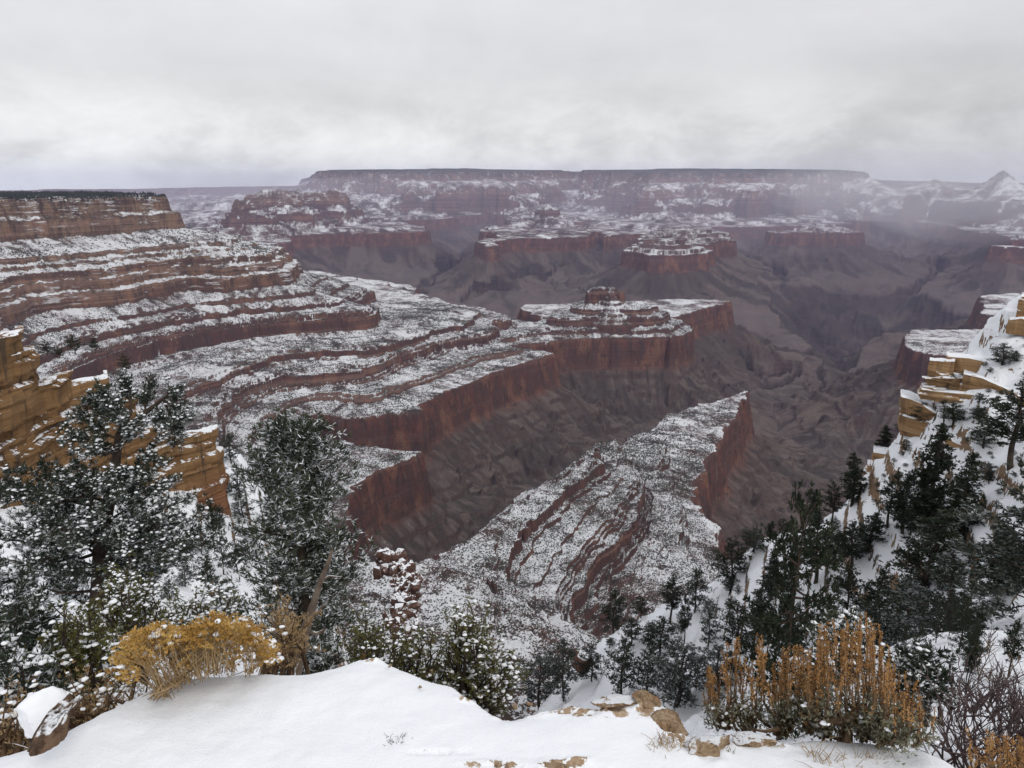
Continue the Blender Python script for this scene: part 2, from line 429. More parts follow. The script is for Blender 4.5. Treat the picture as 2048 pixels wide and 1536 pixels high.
def q_field(x, y):
    """q and its slope (q per metre) at plan points."""
    q = np.full(x.shape, -1e9); g = np.ones(x.shape)
    for levels, cap, *rate in MASSIFS:
        rate = rate[0] if rate else 1.0
        ds = [sdf(p, x, y) for _, p in levels]
        qs = [LV[l][0] for l, _ in levels]
        qi = qs[0] + rate * np.minimum(ds[0], 0.0); gi = np.ones(x.shape)
        for k in range(len(levels)):
            ins = ds[k] > 0
            if k + 1 < len(levels):
                dn = np.maximum(-ds[k + 1], 0.0); tot = ds[k] + dn + 1e-6
                v = qs[k] + (qs[k + 1] - qs[k]) * ds[k] / tot
                gg = (qs[k + 1] - qs[k]) / tot
            else:
                v = qs[k] + np.minimum(ds[k], cap); gg = np.where(ds[k] < cap, 1.0, 0.05)
            qi = np.where(ins, v, qi); gi = np.where(ins, gg, gi)
        m = qi > q
        q = np.where(m, qi, q); g = np.where(m, gi, g)
    gor = np.full(x.shape, 0.0)
    for poly, depth in GORGES:
        d = np.maximum(sdf(poly, x, y), -400)
        gor = np.maximum(gor, np.where(d > -400, 0, 0) + np.clip(d, 0, None) * 0 + carve(d, depth))
    return q, np.clip(g, 0.02, 1.5), gor

def carve(d, depth):
    """How far a gorge cuts below the platform, d metres inside its rim."""
    return np.interp(d, [-60, 0, 12, 60, 75, 60 + depth * 1.3, 5000], [0, 4, min(depth, 52), min(depth, 80), min(depth, 105), depth, depth + 15])

def build_canyon(n_az=1500, n_r=1560, az0=-41.0, az1=41.0):
    # plan grid: fan-shaped so the mesh is finer close by
    ca, cr = 640, 640
    r_knots = [(0.0, 210.0), (0.10, 640.0), (0.68, 3900.0), (0.90, 13000.0), (1.0, 21500.0)]
    def radii(n):
        s = np.linspace(0, 1, n)
        return np.exp(np.interp(s, [k[0] for k in r_knots], [math.log(k[1]) for k in r_knots]))
    A = np.radians(np.linspace(az0, az1, ca)); R = radii(cr)
    RR, AA = np.meshgrid(R, A, indexing='ij')
    X, Y = RR * np.sin(AA), RR * np.cos(AA)
    amp = np.interp(RR, [300, 1000, 3000, 8000, 14000], [6, 14, 40, 150, 260])
    wl_ = np.interp(RR, [300, 1000, 3000, 8000, 14000], [90, 150, 320, 900, 1300])
    wx = X + amp * fbm2(X / wl_.mean() if False else X / 420.0, Y / 420.0, 4, 21) * 1.0 + np.where(RR > 4200, 1, 0) * amp * 1.2 * fbm2(X / 1300, Y / 1300, 3, 31)
    wy = Y + amp * fbm2(X / 420.0, Y / 420.0, 4, 51) * 1.0 + np.where(RR > 4200, 1, 0) * amp * 1.2 * fbm2(X / 1300, Y / 1300, 3, 61)
    q, g, gor = q_field(wx, wy)
    # fine grid
    a = np.linspace(0, ca - 1, n_az); rr = np.linspace(0, cr - 1, n_r)
    def up(f):
        i0 = np.minimum(rr.astype(int), cr - 2); t = (rr - i0)[:, None]
        f = f[i0] * (1 - t) + f[i0 + 1] * t
        j0 = np.minimum(a.astype(int), ca - 2); s = (a - j0)[None, :]
        return f[:, j0] * (1 - s) + f[:, j0 + 1] * s
    q, g, gor = up(q), up(g), up(gor)
    A = np.radians(np.linspace(az0, az1, n_az)); R = radii(n_r)
    RR, AA = np.meshgrid(R, A, indexing='ij')
    X, Y = RR * np.sin(AA), RR * np.cos(AA)
    far = np.clip((RR - 3500) / 3000, 0, 1)
    # buttresses and alcoves along every rim, gullies on every slope
    big = fbm2(X / 260, Y / 260, 3, 3, ridged=True)
    mid = fbm2(X / 70, Y / 70, 3, 5)
    fine = fbm2(X / 19, Y / 19, 3, 8)
    wide = fbm2(X / 900, Y / 900, 3, 44, ridged=True)
    out_ = np.clip(-q / 120, 0, 1)
    alc = fbm2(X / 120, Y / 120, 3, 401, ridged=True)
    calm = np.interp(RR, [1000, 1900], [0.5, 1.0])
    n_m = calm * (mid * 12 + fine * 5 + (alc - .2) * 16 + (fbm2(X / 30, Y / 30, 3, 431, ridged=True) - .2) * 7) * (1 - 0.75 * far) + big * (10 + 30 * far) + wide * 90 * far
    gull = out_ * np.clip(-q / 500, 0.2, 1) * (fbm2(X / 330, Y / 330, 4, 71, ridged=True) * 150 + fbm2(X / 130, Y / 130, 2, 75, ridged=True) * 26) * np.clip(1.6 + q / 3000, 0.3, 1)
    qq = q + n_m * np.maximum(g, 0.12) + gull * np.where(q < 0, 1, 0)
    # beds wander up and down a little so ledges fade in and out
    hi = np.clip((q - 380) / 60, 0, 1) * np.clip(g * 3, 0, 1) * np.maximum(0.22, np.maximum(np.clip(1 - np.abs(q - 477) / 55, 0, 1), np.clip(1 - np.abs(q - 720) / 50, 0, 1)))
    qq = qq + hi * (fbm2(X / 150, Y / 150, 4, 191, ridged=True) * 26 + fbm2(X / 40, Y / 40, 3, 195) * 16)
    qq = qq + np.where(q > 5, fbm2(X / 140, Y / 140, 3, 91) * 9, 0)
    z = np.interp(qq, PQ, PZ)
    z = z + np.clip((-qq - 35) / 150, 0, 1) * np.clip((qq + 1300) / 500, 0.25, 1) * (fbm2(X / 210, Y / 210, 2, 301, ridged=True) * 26 + fbm2(X / 70, Y / 70, 2, 305, ridged=True) * 5 - 12)
    z = z + np.where(qq > 0, 1 - 0.85 * far, 0.45) * (fbm2(X / 30, Y / 30, 3, 14) * 2.0 + fbm2(X / 7, Y / 7, 2, 15) * 0.7)
    slope_gull = fbm2(X / 75, Y / 75, 3, 141, ridged=True); slope_far = fbm2(X / 420, Y / 420, 4, 147, ridged=True)
    upper = np.clip(qq / 20, 0, 1)
    z = z - upper * ((slope_gull - 0.2) * 5.0 * (1 - 0.9 * far) + (slope_far - 0.2) * 6)
    # platform hills and the gorges
    plat = np.clip((-qq - 500) / 600, 0, 1)
    z = z + plat * (fbm2(X / 900, Y / 900, 3, 25, ridged=True) * 70 - 30)
    rav = np.clip(1 - np.abs(fbm2(X / 1000, Y / 1000, 4, 441)) / 0.05, 0, 1) ** 0.6 * plat * 42
    rav2 = np.clip(1 - np.abs(fbm2(X / 420, Y / 420, 3, 451)) / 0.05, 0, 1) * plat * 14
    gr = gor * (1 + 0.5 * fbm2(X / 260, Y / 260, 4, 27, ridged=True) * np.clip(gor / 160, 0, 1))
    cut = np.where(qq < -150, np.maximum(gr, rav), 0)
    z = z - cut - rav2
    # far off only the thick beds can be told apart: treads and risers
    hb = 30.0; tt = (z + 14 * fbm2(X / 2500, Y / 2500, 2, 601)) / hb; ff = tt - np.floor(tt)
    zt = z + hb * (np.clip((ff - 0.55) / 0.12, 0, 1) - ff)
    z = z + (zt - z) * far * 0.9 * np.clip(qq / 10, 0, 1) * np.clip((445 - qq) / 10, 0.35, 1)
    # fans of broken rock against the foot of the red cliff
    fan = -778 + 62 * np.clip(fbm2(X / 95, Y / 95, 3, 411, ridged=True) + 0.1, 0, 1) + 20 * fbm2(X / 300, Y / 300, 2, 415) - 0.50 * np.maximum(-qq - 8, 0)
    z = np.where((qq < 0) & (qq > -260), np.maximum(z, fan), z)
    zrel = z.copy()
    z = z + tilt(Y) - 130 * np.clip((-np.degrees(AA) - 13.2) / 1.6, 0, 1) * np.clip((RR - 13500) / 2500, 0, 1)
    for (px, py, d, foot, k, drop) in HORNS:
        cx, cyy, cz = summit(px, py, d)
        rad = np.hypot(X - cx, (Y - cyy) * 0.6) * (1 + 0.12 * fbm2(X / 300, Y / 300, 3, 33))
        h = np.clip(1 - rad / foot, 0, 1) ** k
        h = 0.55 * h + 0.45 * (np.floor(h * 7) + np.clip((h * 7 % 1) * 4 - 3, 0, 1)) / 7.0
        base = z
        zn = cz - (1 - h) * drop - np.maximum(rad - foot, 0) * (1.3 if d > 6000 else 30.0)
        zrel = np.where(zn > z, np.minimum(zn - tilt(Y) - 60, -60), zrel)
        z = np.maximum(z, zn)
    cut_row = int(np.searchsorted(R, 3800.0))
    streak = np.zeros_like(z)
    streak[:cut_row + 40] = fall_lines(X[:cut_row + 40], Y[:cut_row + 40], z[:cut_row + 40], 7.5, 8.0, 501)
    far_s = fall_lines(X[cut_row - 40:], Y[cut_row - 40:], z[cut_row - 40:], 38.0, 34.0, 511)
    w = np.clip((np.arange(len(R)) - cut_row + 40) / 80.0, 0, 1)[:, None]
    fs = np.zeros_like(z); fs[cut_row - 40:] = far_s
    streak = streak * (1 - w) + fs * w
    streak = streak * np.clip((qq + 700) / 250, 0.4, 1)
    soft = np.clip((-qq - 20) / 60, 0, 1) + np.clip(qq / 10, 0, 1) * 0.5
    z = z + streak * soft * np.interp(RR, [500, 3500, 9000], [2.5, 5.0, 12.0]) * np.where((qq > 0) & (RR > 4500), 0.35, 1.0)
    sl = np.abs(np.diff(z, axis=0)) / np.diff(R)[:, None]
    cliff = np.zeros_like(z); cliff[:-1] = sl; cliff[1:] = np.maximum(cliff[1:], sl)
    cliff = np.clip((cliff - np.interp(RR, [2000, 7000], [1.10, 0.95]) - np.where(qq < -30, 0.9, 0)) / 0.5, 0, 1)
    V = np.stack([X, Y, z], -1).reshape(-1, 3)
    return V, grid_faces(n_r, n_az), zrel.ravel(), cliff.ravel(), X, Y, z, g, qq, cut.ravel(), streak.ravel()

def fall_lines(X, Y, Z, wl, step, seed):
    """Streaks that run straight downhill: noise smeared along the fall line (rills, stone runs)."""
    R = np.hypot(X, Y)
    dzr = np.gradient(Z, axis=0) / np.maximum(np.gradient(R, axis=0), 1e-3)
    dza = np.gradient(Z, axis=1) / np.maximum(np.hypot(np.gradient(X, axis=1), np.gradient(Y, axis=1)), 1e-3)
    k = np.ones(31) / 31
    for ax in (0, 1):
        dzr = np.apply_along_axis(lambda v: np.convolve(v, k, 'same'), ax, dzr); dza = np.apply_along_axis(lambda v: np.convolve(v, k, 'same'), ax, dza)
    ux, uy = X / R, Y / R
    gx, gy = dzr * ux + dza * uy, dzr * uy - dza * ux
    n = np.hypot(gx, gy) + 1e-6; gx, gy = gx / n, gy / n
    acc = np.zeros(X.shape, np.float32)
    for i in range(-5, 6):
        xx, yy = X + gx * step * i, Y + gy * step * i
        acc += vnoise2(xx / wl, yy / wl, seed) * 0.65 + vnoise2(xx / (wl * 2.7), yy / (wl * 2.7), seed + 3) * 0.6
    return acc / 11.0

def canyon_material():
    M = MatB('canyon_rock_and_snow', 0.95, 0.1)
    zr = M.attr('bed'); qa = M.attr('bench'); nz = M.normal()[2]
    p = M.pos()
    n_lo = M.noise(p, 0.004, 4, 0.6); n_md = M.noise(p, 0.03, 4, 0.6)
    wob = M.math('MULTIPLY', M.math('SUBTRACT', n_md, 0.5), 26.0)
    zn = M.math('DIVIDE', M.math('ADD', M.math('ADD', zr, wob), 1400.0), 1400.0)
    def zp(z): return (z + 1400.0) / 1400.0
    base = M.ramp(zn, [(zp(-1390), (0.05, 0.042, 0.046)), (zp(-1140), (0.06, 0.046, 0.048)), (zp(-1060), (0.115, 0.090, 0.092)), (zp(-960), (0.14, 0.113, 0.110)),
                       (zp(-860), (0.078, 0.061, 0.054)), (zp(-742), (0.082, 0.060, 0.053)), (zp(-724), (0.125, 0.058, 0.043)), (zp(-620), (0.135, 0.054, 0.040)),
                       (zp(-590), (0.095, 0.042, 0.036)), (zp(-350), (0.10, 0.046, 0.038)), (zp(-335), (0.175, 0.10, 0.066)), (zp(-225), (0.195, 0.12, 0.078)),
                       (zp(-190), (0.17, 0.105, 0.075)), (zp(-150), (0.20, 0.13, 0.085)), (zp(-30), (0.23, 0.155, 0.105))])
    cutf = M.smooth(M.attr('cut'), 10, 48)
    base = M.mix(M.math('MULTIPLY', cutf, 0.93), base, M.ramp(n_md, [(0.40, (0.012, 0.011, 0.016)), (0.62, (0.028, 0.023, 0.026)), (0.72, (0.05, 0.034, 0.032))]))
    # desert varnish: dark streaks running down the cliffs; pale washed streaks too
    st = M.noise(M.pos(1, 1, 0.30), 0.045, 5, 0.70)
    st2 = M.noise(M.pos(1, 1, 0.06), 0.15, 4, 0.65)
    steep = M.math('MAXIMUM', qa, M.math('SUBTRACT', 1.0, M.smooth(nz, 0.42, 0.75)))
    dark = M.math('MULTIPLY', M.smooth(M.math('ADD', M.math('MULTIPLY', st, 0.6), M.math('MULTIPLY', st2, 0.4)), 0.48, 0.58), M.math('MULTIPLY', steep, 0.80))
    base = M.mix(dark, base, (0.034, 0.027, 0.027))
    blot = M.noise(M.pos(1, 1, 0.6), 0.016, 5, 0.65)
    base = M.mix(M.math('MULTIPLY', M.smooth(blot, 0.49, 0.57), M.math('MULTIPLY', steep, 0.62)), base, (0.075, 0.045, 0.04))
    base = M.mix(M.math('MULTIPLY', M.smooth(blot, 0.48, 0.38), M.math('MULTIPLY', M.math('MULTIPLY', steep, M.smooth(zr, -742, -722)), 0.5)), base, (0.25, 0.125, 0.075))
    pale = M.math('MULTIPLY', M.smooth(st2, 0.55, 0.72), M.math('MULTIPLY', M.math('MULTIPLY', steep, M.smooth(zr, -742, -722)), 0.35))
    base = M.mix(pale, base, (0.36, 0.24, 0.17))
    # broad colour bands of the beds
    band = M.noise(M.pos(0.0006, 0.0006, 0.050), 1.0, 3, 0.75)
    bk = M.math('MULTIPLY', M.math('ADD', 0.12, M.math('MULTIPLY', steep, 0.88)), M.math('SUBTRACT', 1.0, M.math('MULTIPLY', M.math('SUBTRACT', 1.0, M.smooth(zr, -605, -585)), 0.72)))
    base = M.mix(M.math('MULTIPLY', M.smooth(band, 0.50, 0.60), M.math('MULTIPLY', bk, 0.42)), base, (0.30, 0.19, 0.15))
    base = M.mix(M.math('MULTIPLY', M.smooth(band, 0.47, 0.38), M.math('MULTIPLY', bk, 0.6)), base, (0.075, 0.042, 0.040))
    # thin bedding lines on the cliffs
    bd = M.noise(M.pos(0.006, 0.006, 0.33), 1.0, 4, 0.7)
    base = M.mix(M.math('MULTIPLY', M.smooth(bd, 0.52, 0.66), M.math('MULTIPLY', steep, 0.5)), base, (0.07, 0.05, 0.045))
    # the slopes: broad patches and scrub
    base = M.mix(M.math('MULTIPLY', M.math('SUBTRACT', 1.0, steep), 0.45), base, M.ramp(n_lo, [(0.32, (0.055, 0.050, 0.042)), (0.46, (0.088, 0.070, 0.060)), (0.56, (0.12, 0.082, 0.070)), (0.70, (0.155, 0.115, 0.090))]))
    sk = M.attr('streak'); notst = M.math('SUBTRACT', 1.0, steep)
    base = M.mix(M.math('MULTIPLY', M.smooth(sk, 0.02, 0.20), M.math('MULTIPLY', notst, 0.62)), base, (0.145, 0.115, 0.10))
    base = M.mix(M.math('MULTIPLY', M.smooth(sk, -0.02, -0.20), M.math('MULTIPLY', notst, 0.65)), base, (0.045, 0.036, 0.032))
    spk = M.noise(p, 0.09, 2, 0.7)
    base = M.mix(M.math('MULTIPLY', M.smooth(spk, 0.55, 0.65), 0.35), base, (0.05, 0.05, 0.042))
    # snow lies on what is flat enough and high enough, in patches broken by stones and scrub
    elev = M.ramp(zn, [(zp(-1000), 0.0), (zp(-900), 0.02), (zp(-790), 0.06), (zp(-725), 0.10), (zp(-625), 0.40), (zp(-600), 0.80), (zp(-560), 0.82), (zp(-430), 0.84), (zp(-100), 0.92), (1.0, 0.95)])
    flat = M.math('MULTIPLY', M.smooth(nz, 0.55, 0.90), M.math('SUBTRACT', 1.0, qa))
    n1 = M.noise(p, 0.42, 3, 0.75); n2 = M.noise(p, 0.010, 4, 0.6)
    n3 = M.noise(M.pos(1, 1, 0.10), 0.035, 5, 0.72); n4 = M.noise(M.pos(1, 1, 0.2), 0.11, 3, 0.7)
    def dev(n, k): return M.math('MULTIPLY', M.math('SUBTRACT', n, 0.5), k)
    s_ = M.math('ADD', M.math('ADD', dev(n1, 2.6), dev(n2, 2.0)), M.math('ADD', dev(n3, 1.2), M.math('ADD', dev(n4, 1.2), M.math('MULTIPLY', sk, 0.75))))
    yy = M.node('ShaderNodeSeparateXYZ'); M.l.new(M.pos(), yy.inputs[0])
    north = M.smooth(yy.outputs[1], 4500, 9500)
    elev = M.math('SUBTRACT', elev, M.math('MULTIPLY', north, 0.20))
    elev = M.math('SUBTRACT', elev, M.math('MULTIPLY', M.math('MULTIPLY', north, M.smooth(zr, -170, -60)), 0.35))
    elev = M.math('SUBTRACT', elev, M.math('MULTIPLY', M.smooth(yy.outputs[1], 12500, 17000), 0.45))
    cov = M.math('MULTIPLY', elev, flat)
    snow = M.smooth(M.math('ADD', M.math('SUBTRACT', cov, 0.71), s_), -0.06, 0.16)
    snow = M.math('MULTIPLY', snow, M.smooth(cov, 0.02, 0.2))
    # broken lines of snow on ledges too small to model
    lb = M.noise(M.pos(0.012, 0.012, 0.16), 1.0, 4, 0.75)
    lsn = M.math('MULTIPLY', M.smooth(M.math('ADD', lb, M.math('MULTIPLY', M.math('SUBTRACT', n2, 0.5), 0.7)), 0.60, 0.66), M.math('MULTIPLY', steep, M.math('MULTIPLY', M.smooth(zr, -345, -330), 1.0)))
    snow = M.math('MAXIMUM', snow, M.math('MULTIPLY', lsn, M.math('ADD', 0.6, M.math('MULTIPLY', north, 0.35))))
    # the wooded top of the plateau shows dark between the snow
    wood = M.math('MULTIPLY', M.smooth(zr, -47, -36), M.smooth(M.noise(p, 0.05, 2, 0.6), 0.36, 0.5))
    wood = M.math('MAXIMUM', wood, M.math('MULTIPLY', M.math('MULTIPLY', north, M.smooth(zr, -150, -95)), M.smooth(M.math('ADD', n3, M.math('MULTIPLY', nz, 0.15)), 0.52, 0.70)))
    snow = M.math('MULTIPLY', snow, M.math('SUBTRACT', 1.0, M.math('MULTIPLY', wood, 0.95)))
    base = M.mix(wood, base, (0.035, 0.045, 0.04))
    snow = M.math('MULTIPLY', snow, 0.86)
    base = M.mix(snow, base, (0.80, 0.81, 0.83))
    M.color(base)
    M.bump(M.math('ADD', M.math('MULTIPLY', n1, 0.5), M.noise(p, 0.12, 5, 0.7)), 0.8, 5.0)
    return M.m

_V, _Fc, _zrel, _q, GX, GY, GZ, GG, GQ, _cut, _streak = build_canyon()
canyon_mat = canyon_material()
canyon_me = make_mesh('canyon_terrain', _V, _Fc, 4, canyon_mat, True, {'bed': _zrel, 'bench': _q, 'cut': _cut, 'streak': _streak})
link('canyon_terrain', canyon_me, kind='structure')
# ================================================================== THE SLOPES BELOW THE LOOKOUT
# control points of the near ground: photo column, photo row, horizontal distance (m)
NEAR_PTS = [
    # right spur: its crest, its face towards us, the drop behind it
    (2300, 640, 150), (2120, 645, 150), (2048, 672, 150), (1985, 700, 150), (1930, 742, 150), (1875, 800, 153), (1835, 812, 154), (1805, 880, 155), (1745, 935, 156), (1715, 990, 160),
    (1660, 1040, 165), (1590, 1072, 170), (1530, 1095, 174), (1470, 1135, 178), (1420, 1180, 180), (1330, 1222, 184), (1240, 1262, 187), (1160, 1320, 190), (1100, 1400, 190),
    (1800, 892, 148), (1840, 890, 144), (1885, 888, 140.5), (1930, 800, 144), (1890, 800, 144.5), (1995, 806, 141), (2060, 835, 138),
    (2200, 900, 118), (2048, 900, 122), (1950, 960, 124), (1860, 990, 130), (2048, 1040, 104), (1900, 1110, 112), (1760, 1150, 122), (1620, 1190, 130), (1480, 1270, 138), (1340, 1330, 146), (1230, 1380, 152),
    (2200, 1150, 80), (2048, 1190, 78), (1900, 1280, 84), (1700, 1350, 92), (1520, 1400, 102), (1400, 1440, 112), (1250, 1470, 122),
    (2300, 760, 230), (2048, 800, 230), (1900, 880, 230), (1800, 980, 235), (1700, 1090, 240), (1550, 1190, 250), (1400, 1290, 260), (1250, 1390, 270), (1100, 1480, 280),
    (2048, 1050, 420), (1800, 1200, 420), (1500, 1420, 420), (1200, 1530, 420),
    # shoulder below the lookout on the right
    (2250, 1270, 13), (2048, 1283, 13), (1960, 1268, 14), (1860, 1292, 14), (1780, 1300, 13), (1700, 1380, 12), (2048, 1400, 7.5), (1900, 1420, 7), (1750, 1470, 6.5), (2048, 1330, 24), (1900, 1350, 24), (2150, 1300, 40), (1780, 1420, 22), (1600, 1480, 16), (1400, 1520, 12),
    (2048, 1290, 50), (1850, 1380, 50),
    # the middle falls away under the ledge
    (1200, 1560, 14), (1000, 1560, 14), (800, 1540, 12), (1000, 1540, 60), (800, 1520, 60), (1200, 1530, 60), (1400, 1500, 60), (900, 1500, 200), (1020, 1500, 220), (800, 1500, 150), (900, 1540, 420), (700, 1540, 420),
    # left: near bank, the slope with trees, the foot of the tan outcrop
    (-200, 1500, 4.5), (0, 1500, 4.5), (200, 1470, 4.5), (400, 1440, 4.8), (600, 1420, 5.5), (-200, 1330, 9), (0, 1340, 9), (200, 1300, 11), (400, 1310, 10), (560, 1400, 8),
    (-200, 1170, 35), (0, 1160, 38), (200, 1190, 38), (400, 1230, 36), (520, 1300, 30), (620, 1400, 25),
    (-200, 1040, 85), (0, 1030, 92), (160, 1015, 100), (300, 1060, 108), (420, 1105, 112), (500, 1140, 110), (590, 1250, 105), (680, 1400, 100),
    (-200, 990, 100), (0, 1000, 106), (150, 975, 116), (330, 985, 130), (425, 1008, 137), (455, 930, 170), (476, 905, 195), (520, 960, 185), (590, 1080, 175), (660, 1230, 160), (720, 1420, 150),
    (-200, 800, 170), (0, 820, 170), (200, 860, 180), (400, 920, 215), (480, 960, 260), (560, 1110, 250), (640, 1260, 240), (300, 1020, 420), (0, 950, 420), (560, 1250, 420),
]
_cp = np.array([at_dist(a, b, c) for a, b, c in NEAR_PTS])
_cd = np.array([c for _, _, c in NEAR_PTS], float)
_cu = np.stack([np.arctan2(_cp[:, 0], _cp[:, 1]) * 3.0, np.log(_cd)], 1)
_cs = _cp[:, 2] / _cd
def _tps(a, b):
    d2 = ((a[:, None, :] - b[None, :, :]) ** 2).sum(-1)
    return 0.5 * d2 * np.log(d2 + 1e-12)
_n = len(_cu)
_A = np.zeros((_n + 3, _n + 3)); _A[:_n, :_n] = _tps(_cu, _cu) + np.eye(_n) * 2e-4
_A[:_n, _n] = 1; _A[:_n, _n + 1:] = _cu; _A[_n, :_n] = 1; _A[_n + 1:, :_n] = _cu.T
_w = np.linalg.solve(_A, np.concatenate([_cs, [0, 0, 0]]))
def near_base(x, y):
    x = np.atleast_1d(np.asarray(x, float)); y = np.atleast_1d(np.asarray(y, float))
    d = np.hypot(x, y); u = np.stack([np.arctan2(x, y) * 3.0, np.log(d)], 1)
    s = np.concatenate([_tps(u[i:i + 20000], _cu) @ _w[:_n] for i in range(0, len(u), 20000)])
    return (s + _w[_n] + u @ _w[_n + 1:]) * d
def near_rough(x, y):
    d = np.hypot(x, y)
    k = np.clip(d / 60, 0.05, 1)
    return k * (fbm2(x / 14, y / 14, 4, 201) * 2.6 + fbm2(x / 3.2, y / 3.2, 3, 205) * 0.5 + (fbm2(x / 22, y / 22, 3, 209, ridged=True) - .2) * 2.2)
def terraces(z, x, y):
    d = np.hypot(x, y)
    k = np.clip((d - 45) / 40, 0, 1) * np.clip(0.55 + 0.9 * fbm2(x / 35, y / 35, 3, 231), 0, 1)
    h = 3.6; t = (z + 2.2 * fbm2(x / 28, y / 28, 3, 235)) / h; f = t - np.floor(t)
    return z + k * h * (np.clip((f - 0.62) / 0.2, 0, 1) - f) * 0.85
def near_z(x, y):
    x = np.atleast_1d(np.asarray(x, float)); y = np.atleast_1d(np.asarray(y, float)); b = near_base(x, y)
    return terraces(b, x, y) + near_rough(np.atleast_1d(np.asarray(x, float)), np.atleast_1d(np.asarray(y, float)))

_A1 = np.radians(np.linspace(-44, 44, 760)); _R1 = np.exp(np.linspace(math.log(3.6), math.log(430), 460))
_RR, _AA = np.meshgrid(_R1, _A1, indexing='ij')
NX, NY = _RR * np.sin(_AA), _RR * np.cos(_AA)
# base on a coarse grid then enlarged, roughness at full detail
_ca, _cr = 190, 150
_Rc, _Ac = np.meshgrid(np.exp(np.linspace(math.log(3.6), math.log(430), _cr)), np.radians(np.linspace(-44, 44, _ca)), indexing='ij')
_zb = (near_base((_Rc * np.sin(_Ac)).ravel(), (_Rc * np.cos(_Ac)).ravel())).reshape(_cr, _ca) / _Rc
def _up(f, nr, nc):
    rr = np.linspace(0, f.shape[0] - 1, nr); cc = np.linspace(0, f.shape[1] - 1, nc)
    i = np.minimum(rr.astype(int), f.shape[0] - 2); t = (rr - i)[:, None]; f = f[i] * (1 - t) + f[i + 1] * t
    j = np.minimum(cc.astype(int), f.shape[1] - 2); s = (cc - j)[None, :]
    return f[:, j] * (1 - s) + f[:, j + 1] * s
NZ = terraces(_up(_zb, 460, 760) * _RR, NX, NY) + near_rough(NX, NY)

def near_material():
    M = MatB('snowy_slope', 0.9, 0.1)
    nz = M.normal()[2]; p = M.pos()
    n1 = M.noise(p, 0.8, 4, 0.7); n2 = M.noise(p, 0.12, 4, 0.65); n3 = M.noise(M.pos(1, 1, 0.3), 0.35, 4, 0.7)
    rock = M.ramp(M.noise(M.pos(0.2, 0.2, 1.6), 1.0, 4, 0.7), [(0.3, (0.10, 0.06, 0.042)), (0.5, (0.21, 0.135, 0.085)), (0.7, (0.29, 0.20, 0.13))])
    rock = M.mix(M.smooth(n2, 0.5, 0.62), rock, (0.07, 0.065, 0.05))
    def dev(n, k): return M.math('MULTIPLY', M.math('SUBTRACT', n, 0.5), k)
    s = M.math('ADD', M.smooth(nz, 0.18, 0.70), M.math('ADD', dev(n1, 2.3), M.math('ADD', dev(n2, 1.1), dev(n3, 1.0))))
    snow = M.smooth(s, 0.50, 0.62)
    M.color(M.mix(snow, rock, SNOW))
    M.bump(M.math('ADD', M.math('MULTIPLY', n1, 0.6), M.noise(p, 2.5, 4, 0.7)), 0.6, 0.4)
    return M.m
near_mat = near_material()
link('snowy_slope', make_mesh('snowy_slope', np.stack([NX, NY, NZ], -1).reshape(-1, 3), grid_faces(460, 760), 4, near_mat, True), kind='structure')

def on_slope(px, py, dmin=8.0, dmax=300.0):
    """First place where a photo pixel's sight line meets the near ground."""
    dx, dy, dz = ray(px, py); h = math.hypot(dx, dy)
    d = np.exp(np.linspace(math.log(dmin), math.log(dmax), 400))
    x, y, z = dx * d / h, dy * d / h, dz * d / h
    g = near_z(x, y)
    hit = np.nonzero(z <= g)[0]
    if len(hit) == 0:
        k = int(np.argmin(np.abs(z - g)))
    else:
        k = int(hit[0])
    return Vector((x[k], y[k], g[k])), float(d[k])

# ------------------------------------------------------------------ bedded rock outcrops
def rock_mat(name, c_dark, c_mid, c_light, snow_lo=0.35, snow_hi=0.62, stain=0.6, red_low=None):
    M = MatB(name, 0.9, 0.15)
    nz = M.normal()[2]; p = M.pos()
    bed = M.noise(M.pos(0.05, 0.05, 1.1), 1.0, 5, 0.75)
    col = M.ramp(bed, [(0.30, c_dark), (0.47, c_mid), (0.68, c_light)])
    big = M.noise(p, 0.10, 4, 0.6)
    col = M.mix(M.math('MULTIPLY', M.smooth(big, 0.48, 0.66), 0.55), col, tuple(x * 0.62 for x in c_mid))
    streak = M.noise(M.pos(1, 1, 0.08), 0.55, 4, 0.7)
    col = M.mix(M.math('MULTIPLY', M.smooth(streak, 0.54, 0.66), stain), col, (0.045, 0.035, 0.03))
    if red_low:
        z = M.node('ShaderNodeSeparateXYZ'); M.l.new(p, z.inputs[0])
        k = M.math('SUBTRACT', 1.0, M.smooth(M.math('ADD', z.outputs[2], M.math('MULTIPLY', big, 6.0)), red_low[0], red_low[1]))
        col = M.mix(M.math('MULTIPLY', k, 0.7), col, (0.20, 0.085, 0.045))
    crack = M.noise(M.pos(0.03, 0.03, 2.3), 1.0, 3, 0.8)
    col = M.mix(M.math('MULTIPLY', M.smooth(crack, 0.60, 0.68), 0.75), col, (0.035, 0.025, 0.02))
    n1 = M.noise(p, 1.4, 4, 0.7); n2 = M.noise(p, 0.3, 3, 0.6)
    s = M.math('ADD', nz, M.math('ADD', M.math('MULTIPLY', M.math('SUBTRACT', n1, 0.5), 1.1), M.math('MULTIPLY', M.math('SUBTRACT', n2, 0.5), 0.9)))
    M.color(M.mix(M.smooth(s, snow_lo, snow_hi), col, SNOW))
    M.bump(M.math('ADD', M.noise(p, 3.0, 5, 0.7), M.math('MULTIPLY', bed, 1.2)), 0.7, 0.25)
    return M.m
TAN = rock_mat('tan_ledge_rock', (0.065, 0.034, 0.016), (0.19, 0.105, 0.046), (0.29, 0.175, 0.085), 0.86, 0.98, 0.75, red_low=(-50, -42))
TAN_R = rock_mat('tan_rock', (0.12, 0.068, 0.036), (0.29, 0.17, 0.08), (0.42, 0.28, 0.155), 0.66, 0.84, 0.45)

